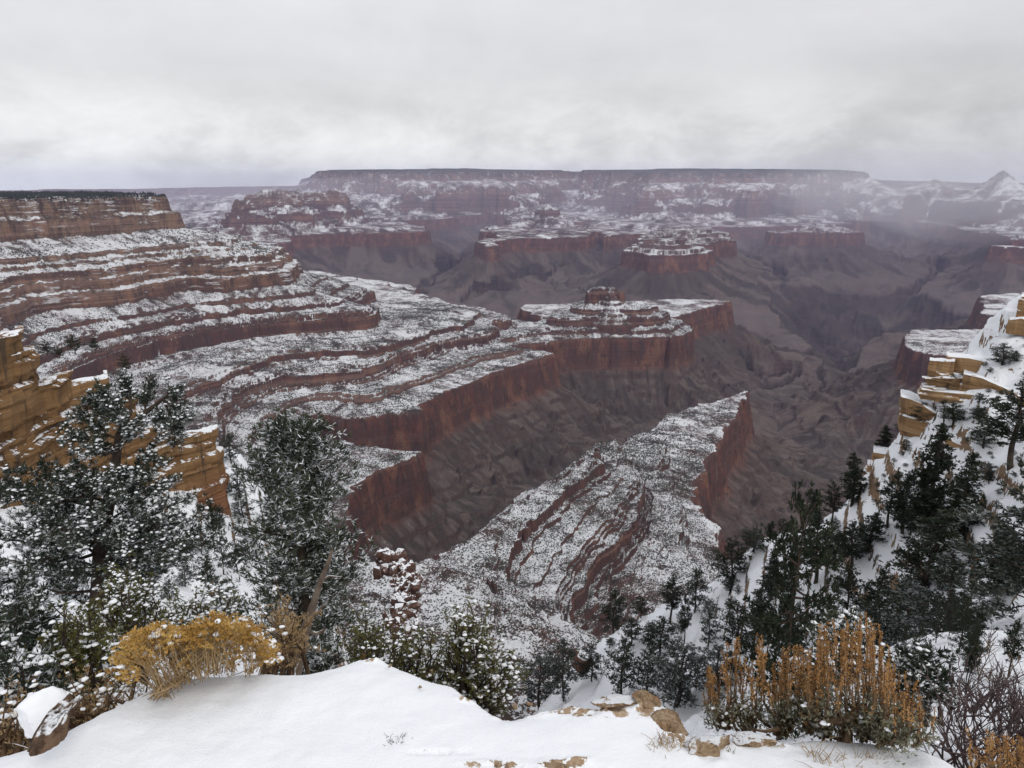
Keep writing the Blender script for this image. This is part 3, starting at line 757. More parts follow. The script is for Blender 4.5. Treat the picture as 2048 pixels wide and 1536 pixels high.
class Soup:
    """Collects quads and triangles into one mesh."""
    def __init__(self): self.v = []; self.q = []; self.t = []; self.n = 0
    def add(self, v, q=None, t=None):
        v = np.asarray(v, float)
        if q is not None and len(q): self.q.append(np.asarray(q) + self.n)
        if t is not None and len(t): self.t.append(np.asarray(t) + self.n)
        self.v.append(v); self.n += len(v)
    def mesh(self, name, mat, smooth=False):
        V = np.concatenate(self.v)
        Q = np.concatenate(self.q) if self.q else np.zeros((0, 4), int)
        T = np.concatenate(self.t) if self.t else np.zeros((0, 3), int)
        me = bpy.data.meshes.new(name)
        me.vertices.add(len(V)); me.vertices.foreach_set('co', V.astype(np.float32).ravel())
        li = np.concatenate([Q.ravel(), T.ravel()]).astype(np.int32)
        me.loops.add(len(li)); me.loops.foreach_set('vertex_index', li)
        ls = np.concatenate([np.arange(len(Q)) * 4, len(Q) * 4 + np.arange(len(T)) * 3]).astype(np.int32)
        lt = np.concatenate([np.full(len(Q), 4), np.full(len(T), 3)]).astype(np.int32)
        me.polygons.add(len(lt)); me.polygons.foreach_set('loop_start', ls); me.polygons.foreach_set('loop_total', lt)
        me.update(calc_edges=True)
        me.polygons.foreach_set('use_smooth', np.full(len(lt), smooth, bool))
        for m in (mat if isinstance(mat, (list, tuple)) else [mat]): me.materials.append(m)
        return me

def strata_wall(soup, top, z_bottom, depth=14.0, amp=0.7, seed=0, du=0.45, dv=0.35, rise=-0.03, end_cap=True):
    """A bedded cliff: 'top' lists (column, row, distance) along its upper edge; it drops to z_bottom (a height, or a row list)."""
    r = np.random.default_rng(seed)
    P3 = np.array([at_dist(a, b, c) for a, b, c in top])
    if end_cap:                                       # both ends turn back into the hill
        for e in (0, -1):
            q = P3[e].copy(); nrm = q[:2] / np.hypot(*q[:2]); q[:2] += nrm * depth; q[2] -= 0.2
            P3 = np.vstack([q, P3]) if e == 0 else np.vstack([P3, q])
    seg = np.hypot(*np.diff(P3[:, :2], axis=0).T); L = np.concatenate([[0], np.cumsum(seg)])
    n = max(int(L[-1] / du), 8); u = np.linspace(0, L[-1], n)
    x, y, zt = (np.interp(u, L, P3[:, k]) for k in range(3))
    tx, ty = np.gradient(x), np.gradient(y); ln = np.hypot(tx, ty) + 1e-9
    nx, ny = ty / ln, -tx / ln                        # outward, towards the viewer side
    ksm = np.ones(5) / 5
    nx = np.convolve(np.pad(nx, 2, 'edge'), ksm, 'valid'); ny = np.convolve(np.pad(ny, 2, 'edge'), ksm, 'valid')
    zb = np.interp(np.linspace(0, 1, n), np.linspace(0, 1, len(z_bottom)), z_bottom) if isinstance(z_bottom, (list, tuple)) else np.full(n, z_bottom)
    H = float(np.max(zt - zb)); m = max(int(H / dv), 3)
    t = np.linspace(0, 1, m + 1)[:, None]
    Z = zt[None, :] * (1 - t) + zb[None, :] * t
    # beds of uneven thickness, each set forward or back, broken by joints
    edges = [-400.0]
    while edges[-1] < 60: edges.append(edges[-1] + r.choice([0.6, 1.1, 1.8, 2.8, 4.2], p=[.22, .23, .22, .2, .13]))
    edges = np.array(edges); rec = r.normal(0, 1, len(edges))
    zw = Z + fbm2(u[None, :] / 9 + 0 * Z, Z / 9, 3, seed + 5) * 0.7
    bi = np.searchsorted(edges, zw)
    o = rec[bi] * 0.36 * amp
    jl = 1.4 + (bi % 5) * 0.9
    o = o + _hash(np.floor(u[None, :] / jl + bi * 0.37).astype(np.int64), bi.astype(np.int64), np.zeros_like(bi), seed) * 0.42 * amp
    o = o + fbm2(u[None, :] / 6.0 + 0 * Z, Z / 14.0, 4, seed + 9) * 1.5 * amp + fbm2(u[None, :] / 1.3 + 0 * Z, Z / 1.6, 3, seed + 11) * 0.28 * amp
    fr = zw - edges[np.maximum(bi - 1, 0)]
    o = o - np.where(fr < 0.12, 0.35 * amp, 0)        # dark parting between beds
    o = o - t * 0 + t * H * 0.06                        # slight batter
    X, Y = x[None, :] + nx[None, :] * o, y[None, :] + ny[None, :] * o
    soup.add(np.stack([X, Y, Z], -1).reshape(-1, 3), grid_faces(m + 1, n))
    # its top, running back into the hill
    kb = 14; s = np.linspace(0, 1, kb)[:, None]
    dirx, diry = x / np.hypot(x, y), y / np.hypot(x, y)
    rem = depth * np.ones(n)
    if end_cap:
        rem = np.minimum(np.minimum(u, L[-1] - u), depth); rem = np.where((u < depth) | (u > L[-1] - depth), rem, depth)
    bx = X[0][None, :] + (dirx * rem)[None, :] * s; by = Y[0][None, :] + (diry * rem)[None, :] * s
    edge_n = fbm2(bx / 2.0, by / 2.0, 3, seed + 21)
    bz = zt[None, :] + s * rem[None, :] * rise + edge_n * 0.28 * np.minimum(s * 8, 1) + np.sin(np.minimum(s * 10, 1.57)) * 0.12
    bz[0] = zt
    soup.add(np.stack([bx, by, bz], -1).reshape(-1, 3), grid_faces(kb, n)[:, ::-1])

def z_at(px, py, d): return float(at_dist(px, py, d)[2])
lo = Soup()
def front(px): return np.interp(px, [-200, 0, 150, 330, 428], [94, 105, 116, 130, 137])
def row_for(px, d, z):
    lo_, hi_ = -3000.0, 6000.0
    for _ in range(50):
        mid = (lo_ + hi_) / 2
        if at_dist(px, mid, d)[2] > z: lo_ = mid
        else: hi_ = mid
    return (lo_ + hi_) / 2
def left_tier(z, px0, px1, back, zb, seed, depth, amp=0.8, wob=0.0, rise=-0.02):
    r = np.random.default_rng(seed); cols = np.linspace(px0, px1, 10); top = []
    for c in cols:
        d = float(front(c)) + back * max(0.0, (c + 120) / 420.0) + r.uniform(-wob, wob)
        top.append((c, row_for(c, d, z + r.uniform(-.35, .35)), d))
    strata_wall(lo, top, zb, depth, amp, seed, rise=rise)
left_tier(-39.8, -220, 428, 0.0, -62, 301, 4, 0.8, 0.8)
left_tier(-36.6, -220, 345, 2.0, -42, 302, 4, 0.85, 0.7)
left_tier(-33.5, -220, 283, 3.2, -42, 303, 4, 0.9, 0.8)
left_tier(-30.6, -220, 268, 5.4, -37, 304, 5, 0.9, 0.9)
left_tier(-27.0, -220, 216, 8.0, -34, 305, 4, 0.8, 0.8)
left_tier(-24.6, -220, 130, 8.6, -30, 306, 4, 0.85, 0.7)
left_tier(-19.8, -220, 66, 9.0, -28, 307, 4, 0.8, 0.8)
left_tier(-17.4, -220, 38, 11.0, -24, 308, 5, 0.85, 0.6)
link('rock_outcrop', lo.mesh('rock_outcrop', TAN, False), label='big tan bedded rock outcrop with snowy ledges behind the left pine', category='rock outcrop')

def right_wall(name, label, items, mat=TAN_R):
    s = Soup()
    for (top, bot, depth, amp, seed) in items:
        zb = [z_at(p[0], b, p[2]) for p, b in zip(top, bot)]
        strata_wall(s, top, zb, depth, amp, seed, du=0.35, dv=0.25)
    link(name, s.mesh(name, mat, False), label=label, category='rock outcrop')
right_wall('rock_outcrop', 'stepped pale tan rock ledges at the top of the right snowy spur', [
    ([(1899, 713, 149), (1940, 716, 148), (1984, 727, 147)], (742, 748, 756), 4, 0.6, 401),
    ([(1857, 721, 148), (1885, 724, 147), (1914, 724, 146.5)], (762, 764, 764), 2.5, 0.7, 402),
    ([(1855, 757, 147), (1890, 756, 146), (1925, 756, 145.5)], (784, 788, 790), 2.5, 0.7, 403),
    ([(1925, 747, 145), (1965, 756, 144), (1998, 768, 143), (2060, 800, 141), (2120, 815, 139)], (784, 790, 800, 830, 845), 4, 0.8, 404),
    ([(1839, 779, 146), (1890, 785, 144.5), (1950, 790, 143)], (800, 806, 812), 3, 0.6, 405)])
right_wall('rock_outcrop', 'smooth orange tan cliff block with vertical corner below the stepped ledges', [
    ([(1806, 793, 148), (1840, 806, 146), (1882, 836, 143)], (876, 878, 880), 6, 0.5, 411)])
right_wall('rock_outcrop', 'curving brown rock ledge on the snowy spur behind the firs', [
    ([(1878, 862, 141), (1917, 888, 138), (1955, 906, 135), (1980, 934, 132), (1992, 968, 129), (1996, 1005, 127)], (885, 918, 936, 968, 1000, 1025), 4, 0.6, 421)])
right_wall('rock_outcrop', 'low tan rock step at the outer edge of the spur above the firs', [
    ([(1748, 905, 154), (1785, 910, 152), (1832, 916, 149)], (936, 938, 938), 5, 0.6, 431),
    ([(1736, 932, 154), (1755, 930, 153), (1774, 936, 152)], (976, 974, 970), 4, 0.6, 432)])
right_wall('rock_outcrop', 'tan rock knob cut off by the right edge of the photo', [
    ([(2041, 594, 152), (2075, 590, 151), (2130, 590, 150)], (645, 650, 660), 8, 0.5, 441),
    ([(2024, 640, 151), (2060, 634, 150), (2130, 640, 149)], (668, 672, 690), 6, 0.5, 442)])
# dark broken rock rib on the slope below the lookout
rb = Soup()
RIB = np.array([at_dist(a_, b_, c_) for a_, b_, c_ in [(768, 1128, 395), (786, 1124, 388), (806, 1150, 372), (814, 1190, 350), (812, 1230, 332), (800, 1285, 312)]])
DARKROCK = rock_mat('dark_red_rock', (0.05, 0.032, 0.028), (0.10, 0.055, 0.042), (0.17, 0.085, 0.06), 0.62, 0.80, 0.5)
_RB_LABEL = ('broken dark red rock rib between the frosted pine and the speckled slope')

# ------------------------------------------------------------------ the snowy ledge we stand on
LEDGE_Z = -1.62
def at_z(px, py, z=LEDGE_Z):
    dx, dy, dz = ray(px, py); t = z / dz
    return (dx * t, dy * t)
ledge_px = [(-400, 1640), (-200, 1560), (0, 1492), (60, 1475), (140, 1440), (240, 1392), (330, 1350), (400, 1336), (480, 1334), (560, 1336), (620, 1332), (670, 1320), (705, 1308), (740, 1304), (770, 1308), (800, 1322), (840, 1338),
            (900, 1358), (950, 1384), (985, 1414), (1015, 1420), (1060, 1414), (1110, 1402), (1180, 1392), (1240, 1386), (1300, 1386), (1340, 1400), (1368, 1430), (1380, 1452), (1440, 1456), (1520, 1462), (1580, 1470), (1660, 1462), (1740, 1468),
            (1800, 1484), (1850, 1482), (1890, 1500), (1940, 1534), (2000, 1580), (2200, 1800)]
ledge_poly = np.array([at_z(a, b) for a, b in ledge_px] + [(2.2, 0.3), (2.2, -2.0), (-2.6, -2.0), (-2.6, 0.6)])
def soil_field(x, y):
    f = np.zeros(x.shape)
    for a, b, sx, sy, k in ((1200, 1408, .15, .075, 1.0), (1290, 1404, .085, .085, 1.0), (1352, 1452, .055, .12, .95), (1100, 1414, .11, .03, .8), (935, 1380, .05, .06, .75), (740, 1308, .06, .025, .9), (1130, 1530, .13, .035, .9), (880, 1506, .12, .02, .7), (1560, 1480, .12, .04, .65),
                            (1425, 1492, .06, .09, .75), (1000, 1530, .13, .025, .8), (1010, 1420, .06, .02, .6)):
        cx, cyy = at_z(a, b); f = np.maximum(f, k * np.exp(-((x - cx) / sx) ** 2 - ((y - cyy) / sy) ** 2))
    return f
def ledge_height(x, y):
    d = sdf(ledge_poly, x + 0.012 * fbm2(x * 9, y * 9, 3, 71), y + 0.012 * fbm2(x * 9, y * 9, 3, 73))
    z = LEDGE_Z + 0.0 * x
    z = z + 0.028 * fbm2(x * 1.3, y * 1.3, 3, 81) * np.clip(d * 4, 0, 1) + 0.010 * fbm2(x * 4.2, y * 3.0, 3, 87) * np.clip(d * 5, 0, 1) + 0.0045 * fbm2(x * 14, y * 14, 2, 83)
    inn = np.clip(d / 0.16, 0, 1)
    z = z - 0.035 * (1 - inn) ** 2.2
    o = np.maximum(-d, 0)
    z = z - np.where(d < 0, 0.02 + o * 3.2 + 0.14 * np.clip(o * 9, 0, 1) * (0.6 + fbm2(x * 5, y * 5, 3, 85)), 0)
    return np.maximum(z, -5.5), d
_a = np.radians(np.linspace(-62, 62, 700)); _r = np.concatenate([np.linspace(0.45, 3.4, 440), np.linspace(3.42, 5.2, 30)])
_rr, _aa = np.meshgrid(_r, _a, indexing='ij')
LX, LY = _rr * np.sin(_aa), _rr * np.cos(_aa)
LZ, LD = ledge_height(LX, LY)
LS = soil_field(LX, LY)
_rk = fbm2(LX * 7, LY * 16, 4, 861, ridged=True)
LZ = LZ + np.clip(LS - 0.25, 0, 1) * (np.floor((_rk + 1) * 4) / 4 - 1.0 + 0.25 * fbm2(LX * 40, LY * 40, 3, 863)) * 0.045
def ledge_material():
    M = MatB('fresh_snow', 0.75, 0.25)
    p = M.pos(); nz = M.normal()[2]; d = M.attr('edge')
    n1 = M.noise(p, 7, 4, 0.65); n2 = M.noise(p, 30, 4, 0.7)
    rock = M.ramp(M.math('ADD', M.math('MULTIPLY', M.noise(p, 14, 5, 0.7), 0.5), M.math('MULTIPLY', M.noise(p, 70, 4, 0.7), 0.5)), [(0.36, (0.12, 0.075, 0.045)), (0.48, (0.32, 0.22, 0.135)), (0.62, (0.46, 0.35, 0.24))])
    bare = M.math('ADD', M.math('SUBTRACT', 0.9, M.smooth(nz, 0.35, 0.85)), M.math('MULTIPLY', M.math('SUBTRACT', n1, 0.5), 1.2))
    bare = M.math('ADD', bare, M.math('MULTIPLY', M.attr('soil'), M.math('ADD', 0.62, M.math('MULTIPLY', M.math('SUBTRACT', M.noise(p, 20, 5, 0.65), 0.5), 3.6))))
    bare = M.smooth(bare, 0.35, 0.50)
    M.color(M.mix(bare, SNOW, rock))
    M.bump(M.math('ADD', n2, M.math('MULTIPLY', M.noise(p, 160, 2, 0.5), 0.5)), 0.28, 0.02)
    M.b.inputs['Subsurface Weight'].default_value = 0.0
    return M.m
link('snowy_ledge', make_mesh('snowy_ledge', np.stack([LX, LY, LZ], -1).reshape(-1, 3), grid_faces(len(_r), len(_a)), 4, ledge_material(), True, {'edge': LD.ravel(), 'soil': LS.ravel()}), kind='structure')
# ================================================================== PLANTS
def leaf_mat(name, c0, c1, frost=0.0, frost_lo=0.2, scale=1.5, dead=None):
    M = MatB(name, 0.75, 0.15)
    g = M.node('ShaderNodeNewGeometry'); s = M.node('ShaderNodeSeparateXYZ'); M.l.new(g.outputs['Normal'], s.inputs[0])
    p = M.obj()
    col = M.mix(M.smooth(M.noise(p, scale, 3, 0.6), 0.35, 0.65), c0, c1)
    if dead: col = M.mix(M.smooth(M.noise(p, scale * 0.6, 2, 0.6), 0.60, 0.70), col, dead)
    if frost > 0:
        f = M.math('ADD', M.math('ABSOLUTE', s.outputs[2]), M.math('MULTIPLY', M.math('SUBTRACT', M.noise(p, scale * 5, 2, 0.6), 0.5), 1.3))
        col = M.mix(M.math('MULTIPLY', M.smooth(f, frost_lo, frost_lo + 0.3), frost), col, (0.80, 0.82, 0.85))
    M.color(col)
    return M.m
def plain_mat(name, c0, c1, scale=3.0, snow=None, rough=0.9):
    M = MatB(name, rough, 0.15); p = M.obj()
    col = M.mix(M.smooth(M.noise(p, scale, 4, 0.65), 0.35, 0.65), c0, c1)
    if snow is not None:
        nz = M.normal()[2]
        col = M.mix(M.smooth(M.math('ADD', nz, M.math('MULTIPLY', M.math('SUBTRACT', M.noise(p, scale * 2, 3, 0.6), 0.5), 0.8)), snow, snow + 0.15), col, SNOW)
    M.color(col); M.bump(M.noise(p, scale * 6, 4, 0.7), 0.6, 0.02)
    return M.m
BARK = plain_mat('bark', (0.035, 0.026, 0.022), (0.085, 0.062, 0.048), 6)
BARK_GREY = plain_mat('grey_bark', (0.10, 0.075, 0.058), (0.21, 0.165, 0.13), 9, snow=0.78)
PILLOW = MatB('snow_pillow', 0.7, 0.2).color(SNOW).m
FIR = leaf_mat('fir_needles', (0.013, 0.019, 0.011), (0.040, 0.050, 0.027), 0.12, 0.8, 0.6)
FIR_GREY = leaf_mat('dusted_needles', (0.018, 0.025, 0.018), (0.052, 0.063, 0.044), 0.22, 0.65, 0.6)
FROST = leaf_mat('frosted_needles', (0.026, 0.034, 0.022), (0.070, 0.080, 0.050), 0.90, 0.55, 3.0)
PINE = leaf_mat('pine_needles', (0.016, 0.024, 0.016), (0.050, 0.062, 0.040), 0.60, 0.62, 3.0)
CLIFFROSE = leaf_mat('green_leaves', (0.055, 0.060, 0.018), (0.145, 0.135, 0.040), 0.25, 0.72, 5.0, dead=(0.16, 0.10, 0.03))
GREYLEAF = leaf_mat('sage_leaves', (0.13, 0.13, 0.08), (0.24, 0.225, 0.15), 0.20, 0.75, 8.0)
YELLOW = leaf_mat('golden_flowers', (0.36, 0.20, 0.05), (0.56, 0.36, 0.115), 0.30, 0.85, 9.0)
STRAW = plain_mat('straw_stems', (0.26, 0.17, 0.085), (0.46, 0.33, 0.18), 10)
ORANGE = leaf_mat('rusty_seed_heads', (0.29, 0.145, 0.052), (0.52, 0.29, 0.11), 0.15, 0.9, 12.0)
TWIG = plain_mat('purple_twigs', (0.06, 0.042, 0.042), (0.14, 0.10, 0.10), 8, snow=0.9)
BROWNTWIG = plain_mat('brown_twigs', (0.08, 0.05, 0.03), (0.19, 0.125, 0.075), 8, snow=0.9)

def unit(v): return v / (np.linalg.norm(v, axis=-1, keepdims=True) + 1e-9)

def needles(P, D, k, length, width, spread, r, up=0.0):
    """k pointed needles from every clump point, fanned about the clump's direction."""
    n = len(P)
    d = unit(D[:, None, :] + spread * r.normal(0, 1, (n, k, 3)) + np.array([0, 0, up]))
    L = length * r.uniform(0.6, 1.15, (n, k, 1)); side = unit(np.cross(d, r.normal(0, 1, (n, k, 3))))
    w = width * r.uniform(0.7, 1.2, (n, k, 1))
    b = P[:, None, :] + 0 * d
    v = np.stack([b - side * w * 0.35, b + d * L * 0.55 - side * w * 0.5, b + d * L, b + d * L * 0.5 + side * w * 0.5], 2)
    return v.reshape(-1, 3), np.arange(n * k * 4).reshape(-1, 4)

_oct_v = np.array([(1, 0, 0), (-1, 0, 0), (0, 1, 0), (0, -1, 0), (0, 0, 1), (0, 0, -1)], float)
_oct_f = np.array([(0, 2, 4), (2, 1, 4), (1, 3, 4), (3, 0, 4), (2, 0, 5), (1, 2, 5), (3, 1, 5), (0, 3, 5)])
def _subdiv(v, f):
    v = [tuple(x) for x in v]; out = []; cache = {}
    def mid(a, b):
        key = (min(a, b), max(a, b))
        if key not in cache:
            m = (np.array(v[a]) + np.array(v[b])) / 2; m = m / np.linalg.norm(m); v.append(tuple(m)); cache[key] = len(v) - 1
        return cache[key]
    for a, b, c in f:
        x, y, z = mid(a, b), mid(b, c), mid(c, a); out += [(a, x, z), (x, b, y), (z, y, c), (x, y, z)]
    return np.array(v), np.array(out)
_b1v, _b1f = _subdiv(_oct_v, _oct_f)
_b2v, _b2f = _subdiv(_b1v, _b1f); _b3v, _b3f = _subdiv(_b2v, _b2f); _b4v, _b4f = _subdiv(_b3v, _b3f)
def pillows(P, size, r, flat=0.55, tv=_b1v, tf=_b1f):
    n = len(P); k = len(tv)
    s = size * r.uniform(0.5, 1.35, (n, 1, 1)) * np.concatenate([r.uniform(0.7, 1.4, (n, 1, 2)), r.uniform(flat * .7, flat * 1.2, (n, 1, 1))], 2)
    v = tv[None] * (1 + r.uniform(-.22, .22, (n, k, 1))) * s
    a = r.uniform(0, 6.28, n); c, sn = np.cos(a)[:, None], np.sin(a)[:, None]
    x = v[..., 0] * c - v[..., 1] * sn; y = v[..., 0] * sn + v[..., 1] * c
    v = np.stack([x, y, v[..., 2]], -1) + P[:, None, :]
    return v.reshape(-1, 3), (tf[None] + (np.arange(n) * k)[:, None, None]).reshape(-1, 3)

def tube(soup, pts, radii, sides=6):
    pts = np.asarray(pts, float); n = len(pts)
    t = unit(np.gradient(pts, axis=0)); ref = np.array([0.31, 0.17, 0.93]) if abs(t[0][2]) < 0.9 else np.array([1.0, 0.1, 0.0])
    s1 = unit(np.cross(t, ref)); s2 = np.cross(t, s1)
    a = np.linspace(0, 2 * math.pi, sides, endpoint=False)
    R = np.asarray(radii, float)[:, None, None]
    v = pts[:, None, :] + R * (np.cos(a)[None, :, None] * s1[:, None, :] + np.sin(a)[None, :, None] * s2[:, None, :])
    q = []
    for i in range(n - 1):
        for j in range(sides):
            q.append((i * sides + j, i * sides + (j + 1) % sides, (i + 1) * sides + (j + 1) % sides, (i + 1) * sides + j))
    soup.add(v.reshape(-1, 3), q)

def curve(p0, p1, sag, r, n=7, wob=0.06):
    p0, p1 = np.asarray(p0, float), np.asarray(p1, float)
    t = np.linspace(0, 1, n)[:, None]; L = np.linalg.norm(p1 - p0)
    p = p0 + (p1 - p0) * t; p[:, 2] += (sag * L * 4 * t * (1 - t))[:, 0]
    w = np.cumsum(r.normal(0, 1, (n, 3)), 0) * wob * L / n ** 0.5
    return p + (w - w[0] - t * (w[-1] - w[0]) * 0.7)

def thing(name, loc, label, category, group=None, rot=0.0, scale=(1, 1, 1)):
    o = bpy.data.objects.new(name, None); COL.objects.link(o)
    o.location = loc; o.rotation_euler = (0, 0, rot); o.scale = scale
    o.empty_display_size = 0.2
    o['label'] = label; o['category'] = category
    if group: o['group'] = group
    return o

# ------------------------------------------------------------------ conifers of the slopes: prototypes 1 m tall
def conifer(seed, kind):
    """kind: 'fir' narrow and ragged, 'pinyon' rounded, 'open' with bare lower trunk."""
    r = np.random.default_rng(seed)
    tr, cr = Soup(), Soup()
    lean = r.uniform(-.05, .05, 2)
    h = np.linspace(0, 1, 8)
    tp = np.stack([lean[0] * h + 0.012 * np.sin(h * 7 + seed), lean[1] * h + 0.012 * np.cos(h * 6 + seed), h * 0.97 - 0.03], 1)
    tube(tr, tp, 0.020 * (1 - h) ** 0.8 + 0.003, 6)
    P, D = [], []
    if kind == 'fir': nb, z0, wmax = 64, 0.10, 0.165
    elif kind == 'open': nb, z0, wmax = 46, 0.26, 0.21
    else: nb, z0, wmax = 58, 0.13, 0.30
    for i in range(nb):
        t = (i + r.uniform(0, 1)) / nb; z = z0 + (0.985 - z0) * t
        if kind == 'fir': w = wmax * (1 - t) ** 0.72 * (1 - 0.35 * (1 - t) ** 6) + 0.018
        elif kind == 'open': w = wmax * math.sin(math.pi * min(0.98, 0.16 + 0.86 * t)) ** 0.8 * 0.9 + 0.02
        else: w = wmax * math.sin(math.pi * min(0.97, 0.20 + 0.80 * t)) ** 0.7 + 0.02
        w *= r.uniform(0.45, 1.22)
        a = i * 2.4 + r.uniform(-.7, .7)
        base = np.array([np.interp(z, h, tp[:, 0]), np.interp(z, h, tp[:, 1]), z])
        dz = r.uniform(-.05, .10) if kind == 'fir' else r.uniform(-.02, .16)
        end = base + np.array([math.cos(a) * w, math.sin(a) * w, dz * (0.6 if kind == 'fir' else 1)])
        c = curve(base, end, r.uniform(-.06, .06), r, 5, 0.05)
        tube(tr, c, np.linspace(0.0055, 0.0012, 5), 4)
        m = max(7, int(w / wmax * 40))
        s = r.uniform(0.18, 1.05, m) ** 0.75
        q = np.stack([np.interp(s, np.linspace(0, 1, 5), c[:, k]) for k in range(3)], 1)
        q += r.normal(0, 1, (m, 3)) * np.array([.017, .017, .013]) * (0.6 + w / wmax)
        d = unit((end - base)[None] * 4 + r.normal(0, .35, (m, 3)) + np.array([0, 0, .35]))
        P.append(q); D.append(d)
    tm = int(12); s = r.uniform(0.86, 1.0, tm)
    P.append(np.stack([np.interp(s, h, tp[:, 0]), np.interp(s, h, tp[:, 1]), s], 1)); D.append(np.tile([0, 0, 1.0], (tm, 1)))
    P, D = np.concatenate(P), np.concatenate(D)
    v, q = needles(P, D, 6, 0.032, 0.0098, 0.6, r, 0.1)
    cr.add(v, q)
    return tr, cr
PROTO = {}
for kind, seeds in (('fir', (1, 2, 3, 4)), ('pinyon', (11, 12, 13, 14)), ('open', (21, 22, 23))):
    for s in seeds:
        tr, cr = conifer(s, kind)
        PROTO.setdefault(kind, []).append((tr.mesh('trunk', BARK), cr.mesh('crown', FIR)))
for s in (31, 32, 33):
    tr, cr = conifer(s, 'pinyon'); PROTO.setdefault('dusted', []).append((tr.mesh('trunk', BARK), cr.mesh('crown', FIR_GREY)))
_pc = {}
def slope_tree(px, ytop, ybase, wpx, kind, label, group='dark conifers on the snowy spur', d=None, name=None, cat='tree'):
    k = _pc.get(kind, 0); _pc[kind] = k + 1
    tm, cm = PROTO[kind][k % len(PROTO[kind])]
    p, dist = on_slope(px, ybase)
    if d is not None:
        q = at_dist(px, ybase, d); p = Vector((q[0], q[1], float(near_z(q[0], q[1])[0]))); dist = d
    top = at_dist(px, ytop, dist)
    H = max(0.6, float(top[2] - p.z))
    slant = math.sqrt(dist ** 2 + p.z ** 2)
    nat = {'fir': 0.33, 'pinyon': 0.60, 'open': 0.42, 'dusted': 0.60}[kind]
    w = (wpx / F_PX * slant) / (nat * H)
    w = min(max(w, 0.55), 2.4)
    t = thing(name or {'fir': 'fir_tree', 'pinyon': 'pinyon_tree', 'open': 'pine_tree', 'dusted': 'dusted_pinyon'}[kind], p - Vector((0, 0, 0.02 * H)), label, cat, group, (px * 1.7) % 6.28, (H * w, H * w, H))
    link('trunk', tm, t); link('crown', cm, t)
    return t
